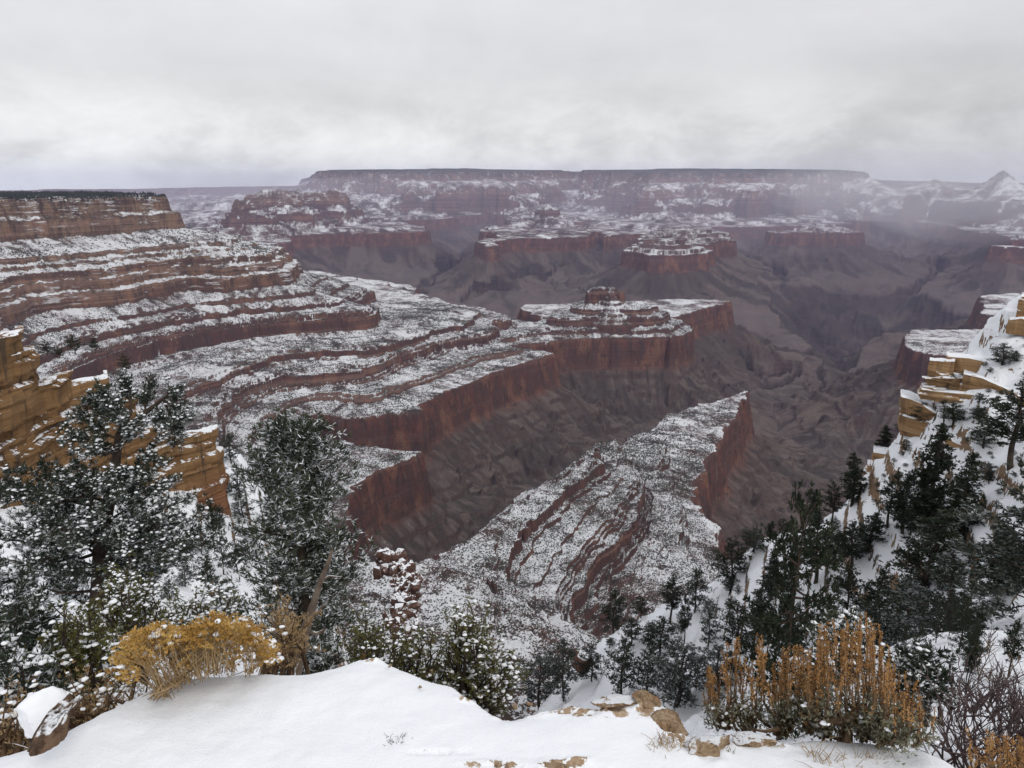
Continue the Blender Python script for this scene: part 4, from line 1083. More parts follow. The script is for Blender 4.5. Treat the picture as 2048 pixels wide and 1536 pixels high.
TREES = [
 (1704, 903, 1022, 46, 'fir', 'tall slim dark fir standing against the brown canyon on the spur crest'),
 (1630, 1036, 1168, 78, 'open', 'broad dark pine with a bare forked trunk below the crest trees'),
 (1543, 1096, 1200, 46, 'fir', 'dark fir beside a bright snow patch low on the spur crest'),
 (1580, 1112, 1212, 36, 'open', 'thin pine with gaps in its crown right of the snow patch'),
 (1462, 1088, 1178, 78, 'pinyon', 'wide dark pinyon at the edge of the speckled mesa'),
 (1388, 1140, 1228, 50, 'pinyon', 'rounded dark tree alone on snow before the speckled mesa'),
 (1341, 1156, 1252, 42, 'open', 'narrow dark tree left of the lone rounded one'),
 (1368, 1192, 1292, 26, 'open', 'thin straggly pine on the snow behind the tan slab'),
 (1318, 1238, 1316, 66, 'pinyon', 'dark bushy tree just above the dusted clump by the slab'),
 (1416, 1226, 1302, 36, 'pinyon', 'small dark conifer in the middle of the snow strip'),
 (1474, 1206, 1306, 72, 'pinyon', 'plump dark tree left of the orange seed stalks'),
 (1521, 1180, 1276, 58, 'fir', 'dark pointed fir above the orange stalks'),
 (1574, 1206, 1322, 88, 'pinyon', 'large rounded dark tree behind the tallest orange stalks'),
 (1352, 1290, 1420, 130, 'dusted', 'grey dusted round tree directly behind the tan slab'),
 (1693, 1132, 1246, 66, 'pinyon', 'dark tree over the peak of the orange stalks'),
 (1748, 1138, 1244, 60, 'open', 'dark pine right of the peak of the orange stalks'),
 (1863, 846, 1066, 84, 'fir', 'tallest fir in front of the curving brown ledge'),
 (1917, 903, 1096, 74, 'fir', 'second tall fir by the long white snow chute'),
 (2021, 776, 934, 104, 'open', 'broad tall pine over the snow field near the right edge'),
 (1904, 806, 864, 50, 'open', 'small open crowned pine on snow below the smooth tan block'),
 (1953, 812, 838, 26, 'pinyon', 'small dark shrub like tree on snow below the stepped ledges'),
 (1768, 850, 898, 32, 'fir', 'little fir at the outer lip of the low tan step'),
 (1802, 843, 872, 24, 'pinyon', 'small tree under the corner of the smooth tan block'),
 (1811, 878, 906, 20, 'pinyon', 'tiny conifer on the snow terrace above the low tan step'),
 (1803, 942, 1066, 50, 'fir', 'slender fir below the low tan step'),
 (1773, 958, 1072, 48, 'open', 'loose dark pine under the outer tan step'),
 (1841, 946, 1090, 52, 'fir', 'dark fir left of the tallest fir'),
 (1964, 848, 904, 54, 'pinyon', 'round dark tree on snow above the curving ledge'),
 (2003, 688, 733, 44, 'pinyon', 'dark pinyon on the high snow near the top right knob'),
 (2031, 704, 738, 30, 'pinyon', 'smaller pinyon beside the high one near the top right knob'),
 (1958, 786, 812, 70, 'pinyon', 'low spreading dark tree under the stepped ledges'),
 (2046, 936, 1310, 200, 'dusted', 'huge dark green pinyon filling the right edge', 58),
 (1842, 1006, 1212, 112, 'fir', 'big dark fir below the two tall ones by the chute'),
 (1882, 1118, 1310, 165, 'dusted', 'wide grey green tree above the snowy shoulder', 62),
 (1800, 1166, 1300, 130, 'dusted', 'dense grey green tree left of the wide one above the shoulder', 66),
 (1756, 1200, 1296, 72, 'pinyon', 'dark tree wedged behind the right end of the orange stalks'),
 (1596, 1002, 1040, 44, 'pinyon', 'dark bushy tree on the crest left of the slim fir'),
 (1629, 976, 1036, 28, 'fir', 'small pointed fir on the crest beside the slim fir'),
 (1666, 968, 1036, 44, 'pinyon', 'rounded tree on the crest touching the slim fir'),
 (1541, 1040, 1070, 20, 'fir', 'tiny conifer far down the crest line'),
 (1564, 1036, 1066, 22, 'pinyon', 'tiny rounded tree on the crest line'),
 (1508, 1062, 1108, 64, 'pinyon', 'olive green bushy tree at the low end of the crest'),
 (1226, 1182, 1262, 48, 'pinyon', 'dark tree standing alone on the speckled slope foot'),
 (1282, 1194, 1244, 32, 'pinyon', 'small dark tree right of the lone one at the slope foot'),
 (1262, 1238, 1296, 38, 'open', 'thin tree in the snow gully below the lone tree'),
 (1240, 1280, 1392, 66, 'pinyon', 'dark tree rising behind the left end of the tan slab'),
 (1292, 1296, 1396, 62, 'pinyon', 'dark tree rising behind the middle of the tan slab'),
 (1126, 1290, 1404, 66, 'dusted', 'grey dusted tree over the dip in the snow ledge'),
 (1078, 1318, 1414, 84, 'dusted', 'frosted grey tree beside the olive bush above the dip'),
 (1184, 1290, 1366, 44, 'pinyon', 'short dark tree next to the snowy boulder'),
 (1660, 1230, 1330, 70, 'pinyon', 'dark tree hidden behind the thick of the orange stalks'),
 (1436, 1290, 1400, 84, 'dusted', 'grey green tree left of the sage bush'),
 (1990, 1040, 1190, 100, 'fir', 'dark fir partly covered by the huge pinyon'),
 (1700, 1048, 1150, 60, 'open', 'pine with bare lower trunk in the centre of the spur'),
 (1735, 1020, 1110, 52, 'fir', 'dark fir under the outer rocks of the spur'),
 (1670, 1060, 1130, 44, 'open', 'thin dark pine between two broad ones on the spur'),
]
for T in TREES:
    slope_tree(*T[:6], d=T[6] if len(T) > 6 else None)
# low scrub trees between them: alike, so they share a description
_r = np.random.default_rng(77); _nb = 0
while _nb < 75:
    px, py = _r.uniform(1180, 2060), _r.uniform(720, 1400)
    crest = np.interp(px, [1100, 1240, 1420, 1530, 1660, 1745, 1800, 1850, 2048], [1390, 1275, 1190, 1110, 1060, 960, 890, 800, 700])
    if py < crest + 6 or _r.uniform() > (0.35 + 0.65 * (py - crest) / 300): continue
    h = _r.uniform(12, 40)
    slope_tree(px, py - h, py, h * _r.uniform(0.6, 1.1), _r.choice(['pinyon', 'open', 'dusted']), 'low dark scrub tree among the taller conifers on the snowy spur', group='low scrub trees of the spur', name='scrub_tree')
    _nb += 1
_nb = 0
while _nb < 70:
    px, py = _r.uniform(1740, 2060), _r.uniform(690, 1000)
    crest = np.interp(px, [1700, 1745, 1800, 1850, 2048], [1010, 950, 890, 800, 690])
    if py < crest + 4: continue
    h = _r.uniform(4, 13)
    slope_tree(px, py - h, py, h * _r.uniform(0.8, 1.5), _r.choice(['pinyon', 'dusted']), 'small dark shrub dotted on the snow of the upper right spur', group='small shrubs of the upper spur', name='scrub_bush', cat='bush')
    _nb += 1
LEFT_TREES = [(436, 905, 962, 36, 'dusted', 'grey tree touching the corner of the tan outcrop'), (452, 948, 1010, 34, 'open', 'thin dark tree on the bank right of the outcrop corner'), (488, 985, 1050, 44, 'dusted', 'bushy frosted tree half behind the upright pinyon'),
 (500, 1060, 1130, 48, 'dusted', 'frosted tree under the upright pinyon left flank'), (440, 1010, 1060, 30, 'dusted', 'little frosted tree below the outcrop corner'), (474, 1090, 1150, 34, 'open', 'slim dark tree in the middle of the snow gap'), (404, 1050, 1110, 34, 'dusted', 'frosted tree against the outcrop foot'),
 (522, 900, 960, 40, 'dusted', 'frosted tree on the skyline of the left slope'), (540, 1010, 1080, 46, 'dusted', 'grey tree seen through the upright pinyon'),
 (428, 1002, 1096, 34, 'open', 'thin frosted tree at the foot of the tan outcrop corner'), (448, 1040, 1150, 40, 'dusted', 'frosted tree in the gap between the two large pines'),
 (462, 870, 930, 44, 'dusted', 'dark frosted tree on the snow right of the tan outcrop'), (446, 1150, 1222, 60, 'dusted', 'grey bushy tree in the snow hollow between the large pines'),
 (480, 930, 1000, 40, 'dusted', 'frosted tree high on the snow slope by the second pine'), (418, 1110, 1190, 36, 'open', 'slim grey tree low in the snow gap'),
 (372, 1130, 1180, 40, 'dusted', 'small grey tree on snow below the outcrop'), (340, 1160, 1210, 36, 'dusted', 'small round frosted tree above the olive bush'),
 (60, 1120, 1170, 36, 'dusted', 'small frosted tree near the left edge on snow'), (120, 1150, 1196, 30, 'dusted', 'small grey tree left of the pine trunk'), (470, 1190, 1250, 44, 'dusted', 'grey tree above the golden bush right end')]
for T in LEFT_TREES: slope_tree(*T[:6], group='frosted trees on the left slope')
# conifers perched on the tan outcrop
for T in [(150, 668, 704, 30, 'pinyon', 'dark bush on top of the tan outcrop second step', 136), (95, 676, 706, 26, 'pinyon', 'small dark tree behind the top step of the tan outcrop', 124), (252, 706, 742, 24, 'pinyon', 'small grey bush beside the snow capped block of the outcrop', 142),
          (190, 672, 702, 24, 'open', 'slim bush at the end of the outcrop second step', 138), (120, 690, 712, 24, 'pinyon', 'low bush on the snowy tan step', 128)]:
    px, yt, yb, w, kind, lab, d = T
    tm, cm = PROTO[kind][0]; b = at_dist(px, yb, d); H = float(at_dist(px, yt, d)[2] - b[2]); s = w / F_PX * d / (0.6 * H)
    t = thing('outcrop_bush', Vector(b) - Vector((0, 0, .3)), lab, 'bush', 'bushes on the tan outcrop', px, (H * s, H * s, H)); link('trunk', tm, t); link('crown', cm, t)

# ------------------------------------------------------------------ far scrub, uncountable
def scatter_scrub(name, n, dlo, dhi, qlo, qhi, rlo, rhi, tall, seed, mat, dens):
    r = np.random.default_rng(seed)
    rows = np.sqrt(GX[:, 750] ** 2 + GY[:, 750] ** 2)
    d = np.sqrt(r.uniform(dlo ** 2, dhi ** 2, n)); i = np.searchsorted(rows, d) - 1; j = r.integers(60, GX.shape[1] - 60, n)
    i = np.clip(i, 1, GX.shape[0] - 2)
    q = GQ[i, j]; slope = np.abs(GZ[i + 1, j] - GZ[i - 1, j]) / (rows[i + 1] - rows[i - 1])
    x, y, z = GX[i, j], GY[i, j], GZ[i, j]
    x = x + r.uniform(-1, 1, n); y = y + r.uniform(-1, 1, n)
    keep = (q > qlo) & (q < qhi) & (slope < 0.9) & (fbm2(x / 45, y / 45, 3, seed) * 1.1 + fbm2(x / 160, y / 160, 2, seed + 40) * 0.6 + 0.5 + dens > r.uniform(0, 1, n))
    x, y, z = x[keep], y[keep], z[keep]; m = len(x)
    P3 = np.stack([x, y, z], 1)
    s = r.uniform(rlo, rhi, (m, 1, 1)) * np.concatenate([r.uniform(.75, 1.2, (m, 1, 2)), r.uniform(tall * .75, tall * 1.25, (m, 1, 1))], 2)
    v = _oct_v[None] * (1 + r.uniform(-.35, .35, (m, 6, 1))) * s
    v[..., 2] += s[..., 2] * 0.55
    V = (v + P3[:, None, :]).reshape(-1, 3)
    Fc = (_oct_f[None] + (np.arange(m) * 6)[:, None, None]).reshape(-1, 3)
    link(name, make_mesh(name, V, Fc, 3, mat), kind='stuff')
SCRUB = leaf_mat('far_scrub', (0.042, 0.048, 0.040), (0.100, 0.108, 0.090), 0.25, 0.75, 0.02)
scatter_scrub('scrub', 330000, 230, 1750, 3, 460, 0.45, 1.25, 0.9, 5, SCRUB, 0.08)
scatter_scrub('scrub', 400000, 1500, 3500, 3, 445, 0.8, 1.8, 1.0, 6, SCRUB, 0.06)
scatter_scrub('scrub', 130000, 1700, 3900, 505, 700, 1.3, 2.6, 1.3, 7, SCRUB, -0.05)
scatter_scrub('scrub', 150000, 1000, 3200, -420, -35, 0.7, 1.6, 0.9, 9, SCRUB, -0.15)
WOOD = leaf_mat('rim_forest', (0.018, 0.024, 0.02), (0.04, 0.048, 0.038), 0.15, 0.75, 0.02)
scatter_scrub('rim_forest', 90000, 2000, 4200, 743, 3000, 2.0, 3.6, 2.2, 8, WOOD, 0.5)
# ================================================================== PLANTS AND STONES AT THE LEDGE
def limb_points(c, s):
    t = np.linspace(0, 1, len(c)); return np.stack([np.interp(s, t, c[:, k]) for k in range(3)], 1)

# ------------------------------------------------------------------ big snow laden pinyon, far left
def snowy_pinyon():
    r = np.random.default_rng(501); d0 = 11.0
    base = at_dist(196, 1330, d0)
    o = thing('pine_tree', Vector(base), 'large pinyon pine with snow on every needle tuft in front of the tan outcrop', 'tree')
    B = np.array(base)
    def pt(px, py, dd=0.0): return at_dist(px, py, d0 + dd) - B
    tr, cr, sn = Soup(), Soup(), Soup()
    trunk = np.array([pt(196, 1345), pt(196, 1250, .02), pt(202, 1150), pt(204, 1060, .05), pt(222, 985, .05), pt(232, 920, .1), pt(238, 870, .1), pt(262, 820, .15)])
    tube(tr, trunk, [.15, .13, .115, .10, .075, .06, .05, .03], 9)
    side = np.array([pt(236, 880, .1), pt(262, 850, .12), pt(300, 818, .2), pt(338, 790, .25)]); tube(tr, side, [.05, .04, .03, .015], 7)
    P, D, PS = [], [], []
    # branches: where they leave the trunk (row), their tips (column, row, depth)
    tips = [(255, 768, .2), (300, 775, .4), (345, 790, .2), (372, 830, .1), (215, 790, -.2), (185, 800, .2), (160, 835, .4), (322, 860, -.3), (350, 880, .3), (140, 880, 0), (170, 900, -.5), (300, 905, .6), (330, 930, -.2), (150, 930, .6),
            (350, 960, .1), (120, 965, -.3), (305, 985, -.6), (165, 990, .7), (100, 1010, .2), (375, 1000, .4), (395, 1030, -.2), (335, 1040, -.8), (60, 1020, .3), (20, 960, .5), (40, 1005, -.5), (0, 985, .2), (-30, 1000, 0), (30, 940, .3),
            (410, 1060, .2), (385, 1085, .6), (350, 1095, -.6), (290, 1080, -1.0), (270, 1030, -1.0), (110, 1060, -.8), (70, 1070, .5), (20, 1060, -.4), (-40, 1070, .1), (400, 1100, -.1), (340, 1130, .5), (310, 1120, -.9), (240, 1100, -1.2),
            (140, 1100, -1.0), (90, 1115, -.5), (40, 1110, .4), (-10, 1120, -.3), (260, 1130, .9), (180, 1050, -1.1), (230, 1000, -.9), (250, 950, -.7), (200, 960, -.7), (280, 850, -.4), (240, 830, -.4), (120, 1040, .9), (300, 1050, 1.0), (60, 1140, -.2),
            (150, 1150, -.6), (280, 1150, -.4), (20, 1160, .2), (110, 1165, .5), (230, 1160, -.8)]
    rows = np.array([at_dist(200, y, d0)[2] - B[2] for y in (1345, 1250, 1150, 1060, 985, 920, 870, 820)])
    for (tx, ty, td) in tips:
        tip = pt(tx, ty, td)
        zt = tip[2] - 0.25 - 0.10 * abs(tip[0] - trunk[2][0]) + r.uniform(-.15, .1)
        if ty < 900 and tx > 285: st = limb_points(side, np.array([np.clip((tx - 240) / 110, .1, .9)]))[0]
        else:
            zt = np.clip(zt, rows[1] + .2, rows[-1]); st = np.array([np.interp(zt, trunk[:, 2], trunk[:, k]) for k in range(3)])
        c = curve(st, tip, r.uniform(-.05, .03), r, 8, 0.07); L = np.linalg.norm(tip - st)
        tube(tr, c, np.linspace(min(.03, .012 + .012 * L), .004, 8), 5)
        ns = int(12 + L * 14)
        for _ in range(ns):
            s = r.uniform(0.25, 1.0); p0 = limb_points(c, np.array([s]))[0]
            dv = unit((tip - st)[None] + r.normal(0, .55 * L, (1, 3)))[0]; l2 = r.uniform(.12, .34) * (1.0 if ty > 1010 else .62)
            e = p0 + dv * l2 + np.array([0, 0, .04]); c2 = curve(p0, e, -0.05, r, 4, .08); tube(tr, c2, np.linspace(.0075, .003, 4), 4)
            m = r.integers(5, 9); q = limb_points(c2, r.uniform(.3, 1.08, m)) + r.normal(0, .028, (m, 3))
            P.append(q); D.append(unit(dv[None] * .8 + r.normal(0, .4, (m, 3)) + np.array([0, 0, .5])))
    P, D = np.concatenate(P), np.concatenate(D)
    v, q = needles(P, D, 12, .080, .0095, .62, r, .15); cr.add(v, q)
    k = r.uniform(size=len(P)) < 0.44 + 0.9 * fbm2(P[:, 0] * 3.1 + P[:, 1] * 2.0, P[:, 2] * 4.5, 3, 91)
    v, t = pillows(P[k] + D[k] * .030 + np.array([0, 0, .015]), .0185, r, .62); sn.add(v, t=t)
    link('trunk', tr.mesh('trunk', BARK, True), o); link('crown', cr.mesh('crown', PINE), o); s = link('snow', sn.mesh('snow', PILLOW, True), o); s['kind'] = 'stuff'
snowy_pinyon()

# ------------------------------------------------------------------ frosted pinyon, left of centre
def frosted_pinyon():
    r = np.random.default_rng(502); d0 = 7.0
    base = at_dist(604, 1395, d0); B = np.array(base)
    o = thing('pine_tree', Vector(base), 'upright pinyon with frosted grey green needles behind the golden bush', 'tree')
    def pt(px, py, dd=0.0): return at_dist(px, py, d0 + dd) - B
    tr, cr = Soup(), Soup()
    trunk = np.array([pt(604, 1400), pt(606, 1300), pt(608, 1200), pt(604, 1100), pt(598, 1020), pt(596, 950), pt(590, 890), pt(585, 845)])
    tube(tr, trunk, [.062, .056, .05, .042, .034, .026, .016, .008], 8)
    P, D = [], []
    for i in range(205):
        y = r.uniform(835, 1350); hw = np.interp(y, [828, 850, 900, 960, 1040, 1120, 1200, 1290, 1350], [24, 68, 112, 132, 138, 134, 142, 142, 130]) * r.uniform(.40, 1.12)
        a = r.uniform(0, 6.283); cx = np.interp(y, [830, 960, 1100, 1350], [588, 590, 600, 612])
        off = math.cos(a) * hw; tip = pt(cx + off, y, math.sin(a) * hw / F_PX * 7.4)
        st_z = tip[2] - abs(hw) / F_PX * 7.4 * r.uniform(.25, .6)
        st = np.array([np.interp(np.clip(st_z, .05, trunk[-1][2]), trunk[:, 2], trunk[:, k]) for k in range(3)])
        c = curve(st, tip, -.05, r, 6, .05); tube(tr, c, np.linspace(.011, .003, 6), 4)
        m = 30; s = r.uniform(.22, 1.04, m); q = limb_points(c, s) + r.normal(0, .045, (m, 3))
        P.append(q); D.append(unit((tip - st)[None] / (np.linalg.norm(tip - st) + .01) * .7 + r.normal(0, .55, (m, 3)) + np.array([0, 0, .35])))
    P, D = np.concatenate(P), np.concatenate(D)
    v, q = needles(P, D, 7, .072, .0115, .48, r, .1); cr.add(v, q)
    link('trunk', tr.mesh('trunk', BARK, True), o); link('crown', cr.mesh('crown', FROST), o)
frosted_pinyon()

# dead leaning trunk in front of it
def dead_trunk():
    r = np.random.default_rng(503); d0 = 5.2; B = at_dist(596, 1352, d0)
    o = thing('dead_tree', Vector(B), 'bare grey dead trunk leaning right in front of the frosted pinyon', 'dead tree')
    def pt(px, py, dd=0.0): return at_dist(px, py, d0 + dd) - B
    s = Soup()
    tube(s, np.array([pt(590, 1360), pt(598, 1310), pt(610, 1270), pt(616, 1240), pt(630, 1200), pt(640, 1165), pt(655, 1130), pt(664, 1100)]), [.042, .038, .034, .033, .024, .02, .016, .008], 9)
    link('trunk', s.mesh('trunk', BARK_GREY, True), o)
    for pts, rad in (([pt(616, 1262), pt(632, 1268), pt(646, 1262), pt(650, 1256)], [.016, .014, .012, .007]), ([pt(640, 1165), pt(658, 1152), pt(684, 1154)], [.012, .008, .003]), ([pt(620, 1235), pt(640, 1220), pt(652, 1205)], [.012, .008, .003])):
        b = Soup(); tube(b, np.array(pts), rad, 6); link('branch', b.mesh('branch', BARK_GREY, True), o)
dead_trunk()

# ------------------------------------------------------------------ leafy bushes
def bush(px0, px1, py0, py1, d0, label, leaf, seed, snow=0.3, nst=26, nl=26, leaf_l=.021, leaf_w=.0078, name='leafy_bush', depth=.5, psize=.0115, upright=.6, k=5, spread=.7, group=None, stem_mat=None):
    r = np.random.default_rng(seed); cx = (px0 + px1) / 2
    B = at_dist(cx, py1 + 25, d0); o = thing(name, Vector(B), label, 'bush', group)
    st, lf, sn = Soup(), Soup(), Soup(); P, D = [], []
    for i in range(nst):
        f = r.uniform(0, 1); tx = px0 + (px1 - px0) * f
        e = 1 - (2 * f - 1) ** 2
        ty = py0 + (py1 - py0) * (1 - (0.35 + 0.65 * e ** .6) * r.uniform(.35, 1.0))
        tip = at_dist(tx, ty, d0 + r.uniform(-depth, depth)) - B
        b0 = np.array([r.normal(0, .05) + tip[0] * .25, r.normal(0, .05), 0]); c = curve(b0, tip, .04, r, 7, .07); L = np.linalg.norm(tip - b0)
        tube(st, c, np.linspace(.013, .003, 7), 5)
        for _ in range(max(4, int(L * 9))):
            s = r.uniform(.25, 1); p0 = limb_points(c, np.array([s]))[0]; dv = unit(r.normal(0, 1, (1, 3)) + np.array([0, 0, upright]) + .5 * unit((tip - b0)[None]))[0]
            e2 = p0 + dv * r.uniform(.07, .2); c2 = curve(p0, e2, 0, r, 4, .06); tube(st, c2, np.linspace(.004, .0015, 4), 4)
            m = nl // 2; q = limb_points(c2, r.uniform(.2, 1.1, m)) + r.normal(0, .014, (m, 3)); P.append(q); D.append(unit(dv[None] + r.normal(0, .6, (m, 3)) + np.array([0, 0, .4])))
    P, D = np.concatenate(P), np.concatenate(D)
    v, q = needles(P, D, k, leaf_l, leaf_w, spread, r, .2); lf.add(v, q)
    link('stems', st.mesh('stems', stem_mat or BARK, True), o); link('leaves', lf.mesh('leaves', leaf), o)
    if snow > 0:
        kk = r.uniform(size=len(P)) < snow + 1.1 * snow ** .5 * fbm2(P[:, 0] * 6 + P[:, 1] * 4, P[:, 2] * 9, 3, seed)
        v, t = pillows(P[kk] + np.array([0, 0, .015]), psize, r, .5); sn.add(v, t=t); s = link('snow', sn.mesh('snow', PILLOW, True), o); s['kind'] = 'stuff'
    return o
bush(180, 330, 1150, 1330, 5.2, 'olive green bush with snow tufts above the golden bush left end', CLIFFROSE, 601, .22, 46)
bush(290, 510, 1175, 1290, 5.4, 'snow flecked olive bush between the two large pines', CLIFFROSE, 602, .34, 46)
bush(60, 260, 1215, 1420, 4.3, 'dark green bush loaded with snow beside the snowy stump', CLIFFROSE, 603, .30, 66, psize=.014)
bush(-80, 110, 1180, 1400, 4.6, 'snow loaded pine bush at the lower left edge', PINE, 604, .36, 66, psize=.016, leaf_l=.055, leaf_w=.007, k=9)
bush(-60, 120, 1330, 1470, 3.7, 'shadowy snow covered twigs at the lower left corner', PINE, 605, .30, 26, psize=.017, leaf_l=.05, leaf_w=.006, k=7)
bush(730, 905, 1262, 1400, 4.4, 'sparse olive bush behind the rounded snow hump', CLIFFROSE, 606, .14, 40, upright=1.2)
bush(860, 1020, 1238, 1432, 4.0, 'tall yellow green bush with snow patches above the ledge dip', CLIFFROSE, 607, .16, 54, upright=1.2)
bush(690, 775, 1245, 1350, 4.8, 'brownish twiggy bush next to the frosted pinyon', CLIFFROSE, 608, .04, 18, upright=1.3)
bush(520, 600, 1230, 1340, 3.6, 'dry brown bush between golden bush and dead trunk', STRAW, 609, .05, 16, upright=1.4, leaf_l=.02, leaf_w=.005, name='dry_bush', stem_mat=BROWNTWIG)
bush(130, 320, 1385, 1455, 3.0, 'tangle of brown twigs under the golden bush', STRAW, 610, .06, 22, leaf_l=.018, leaf_w=.004, k=3, name='dry_bush', depth=.3, upright=.2, stem_mat=BROWNTWIG)
bush(-40, 60, 1420, 1500, 2.9, 'pale dry stalks at the bottom of the left edge', STRAW, 611, .05, 14, leaf_l=.018, leaf_w=.004, k=3, name='dry_bush', depth=.2, upright=.6, stem_mat=BROWNTWIG)

# ------------------------------------------------------------------ golden rabbitbrush
def golden_bush():
    r = np.random.default_rng(621); d0 = 2.62; B = at_dist(395, 1372, 2.45)
    o = thing('golden_bush', Vector(B), 'golden yellow flowering bush on the edge of the snow', 'bush')
    st, fl, sn = Soup(), Soup(), Soup(); P, D = [], []
    roots = [(330, 1385), (352, 1368), (372, 1358), (400, 1348), (430, 1340), (460, 1335), (310, 1388), (500, 1336)]
    tipsx = [236, 262, 285, 310, 335, 360, 390, 415, 440, 470, 495, 520, 545]
    tipsy = [1312, 1272, 1252, 1243, 1252, 1256, 1250, 1236, 1228, 1240, 1244, 1258, 1290]
    for i in range(300):
        f = r.uniform(236, 548); top = np.interp(f, tipsx, tipsy)
        ty = top + abs(r.normal(0, 1)) * 34 + r.uniform(0, 10); ty = min(ty, np.interp(f, [236, 300, 400, 548], [1350, 1345, 1330, 1318]))
        rx, ry = roots[int(np.clip((f - 236) / 312 * 8 + r.normal(0, .9), 0, 7))]
        tip = at_dist(f, ty, d0 + r.uniform(-.16, .22)) - B; b0 = at_dist(rx + r.normal(0, 8), ry + r.normal(0, 5) + 6, 2.42 + r.uniform(-.04, .08)) - B
        c = curve(b0, tip, .05, r, 7, .035); tube(st, c, np.linspace(.0013, .0008, 7), 4)
        m = 8; q = tip + r.normal(0, 1, (m, 3)) * np.array([.014, .014, .009]); P.append(q); D.append(unit(r.normal(0, .5, (m, 3)) + np.array([0, 0, 1.0])))
        if r.uniform() < .5:
            m = 4; q = limb_points(c, r.uniform(.82, .96, m)) + r.normal(0, .008, (m, 3)); P.append(q); D.append(unit(r.normal(0, .6, (m, 3)) + np.array([0, 0, 1.0])))
    P, D = np.concatenate(P), np.concatenate(D)
    v, q = needles(P, D, 8, .0135, .0046, .7, r, .2); fl.add(v, q)
    k = r.uniform(size=len(P)) < .025; v, t = pillows(P[k] + np.array([0, 0, .004]), .012, r, .6); sn.add(v, t=t)
    link('stems', st.mesh('stems', STRAW, True), o); link('flowers', fl.mesh('flowers', YELLOW), o); s = link('snow', sn.mesh('snow', PILLOW, True), o); s['kind'] = 'stuff'
golden_bush()

# ------------------------------------------------------------------ sage with rusty seed stalks
def sage(px0, px1, base_pts, top_x, top_y, n, d0, label, seed, leafy=True, dspread=.18, low=(0.45, 0.85)):
    r = np.random.default_rng(seed); B = at_dist(*base_pts[len(base_pts) // 2], d0)
    o = thing('sage_bush', Vector(B), label, 'bush'); st, sd, lf, sn = Soup(), Soup(), Soup(), Soup(); P, D, PL, DL = [], [], [], []
    for i in range(n):
        f = r.uniform(px0, px1); top = np.interp(f, top_x, top_y)
        bx, by = base_pts[int(np.clip((f - px0) / (px1 - px0) * len(base_pts) + r.normal(0, .7), 0, len(base_pts) - 1))]
        ty = top + (by - top) * min(.75, abs(r.normal(0, .30)))
        dd = d0 + r.uniform(-dspread, dspread)
        tip = at_dist(f, ty, dd) - B
        mid = at_dist(f * .8 + bx * .2 + r.normal(0, 6), ty + (by - ty) * r.uniform(.55, .7), dd) - B
        b0 = at_dist(bx + r.normal(0, 10), by + r.normal(0, 5), d0) - B
        c1 = curve(b0, mid, .03, r, 5, .06); c2 = curve(mid, tip, .01, r, 7, .02)
        tube(st, c1, np.linspace(.0055, .002, 5), 4); tube(st, c2, np.linspace(.002, .0008, 7), 4)
        m = int(55 * np.linalg.norm(tip - mid) / .2); s = r.uniform(.08, 1.0, m) ** .85
        q = limb_points(c2, s) + r.normal(0, .0019, (m, 3)); P.append(q); D.append(unit((tip - mid)[None] * 5 + r.normal(0, .45, (m, 3))))
        if leafy:
            m = 20; q = limb_points(c1, r.uniform(.2, 1, m)) + r.normal(0, .022, (m, 3)); PL.append(q); DL.append(unit(r.normal(0, .6, (m, 3)) + np.array([0, 0, .8])))
    P, D = np.concatenate(P), np.concatenate(D); v, q = needles(P, D, 4, .0085, .0025, .5, r, .2); sd.add(v, q)
    link('stems', st.mesh('stems', BROWNTWIG, True), o); link('seed_stalks', sd.mesh('seed_stalks', ORANGE), o)
    if leafy:
        PL, DL = np.concatenate(PL), np.concatenate(DL); v, q = needles(PL, DL, 3, .016, .0042, .6, r, .2); lf.add(v, q); link('leaves', lf.mesh('leaves', GREYLEAF), o)
        k = r.uniform(size=len(PL)) < .03; v, t = pillows(PL[k], .0075, r, .6); sn.add(v, t=t); s = link('snow', sn.mesh('snow', PILLOW, True), o); s['kind'] = 'stuff'
    return o
sage(1405, 1660, [(1450, 1452), (1500, 1462), (1560, 1466), (1620, 1462)], [1405, 1430, 1470, 1525, 1560, 1600, 1660], [1345, 1310, 1272, 1262, 1290, 1285, 1262], 84, 2.45, 'sage bush with rusty orange seed stalks behind the tan boulder', 631)
sage(1600, 1790, [(1650, 1470), (1690, 1482), (1730, 1478), (1760, 1480)], [1600, 1640, 1672, 1700, 1730, 1762, 1790], [1300, 1240, 1228, 1240, 1225, 1250, 1320], 72, 2.4, 'tallest sage bush with a crest of orange seed stalks', 632)
sage(1760, 1885, [(1770, 1490), (1800, 1490), (1830, 1492)], [1760, 1785, 1820, 1860, 1885], [1330, 1320, 1350, 1385, 1420], 30, 2.3, 'low sage with orange stalks leaning right of the tall one', 633)
sage(1935, 2075, [(1960, 1600), (2000, 1620), (2050, 1620)], [1935, 1950, 1985, 2020, 2075], [1460, 1452, 1450, 1462, 1470], 36, 2.0, 'orange seed stalks in the lower right corner', 634, leafy=False)
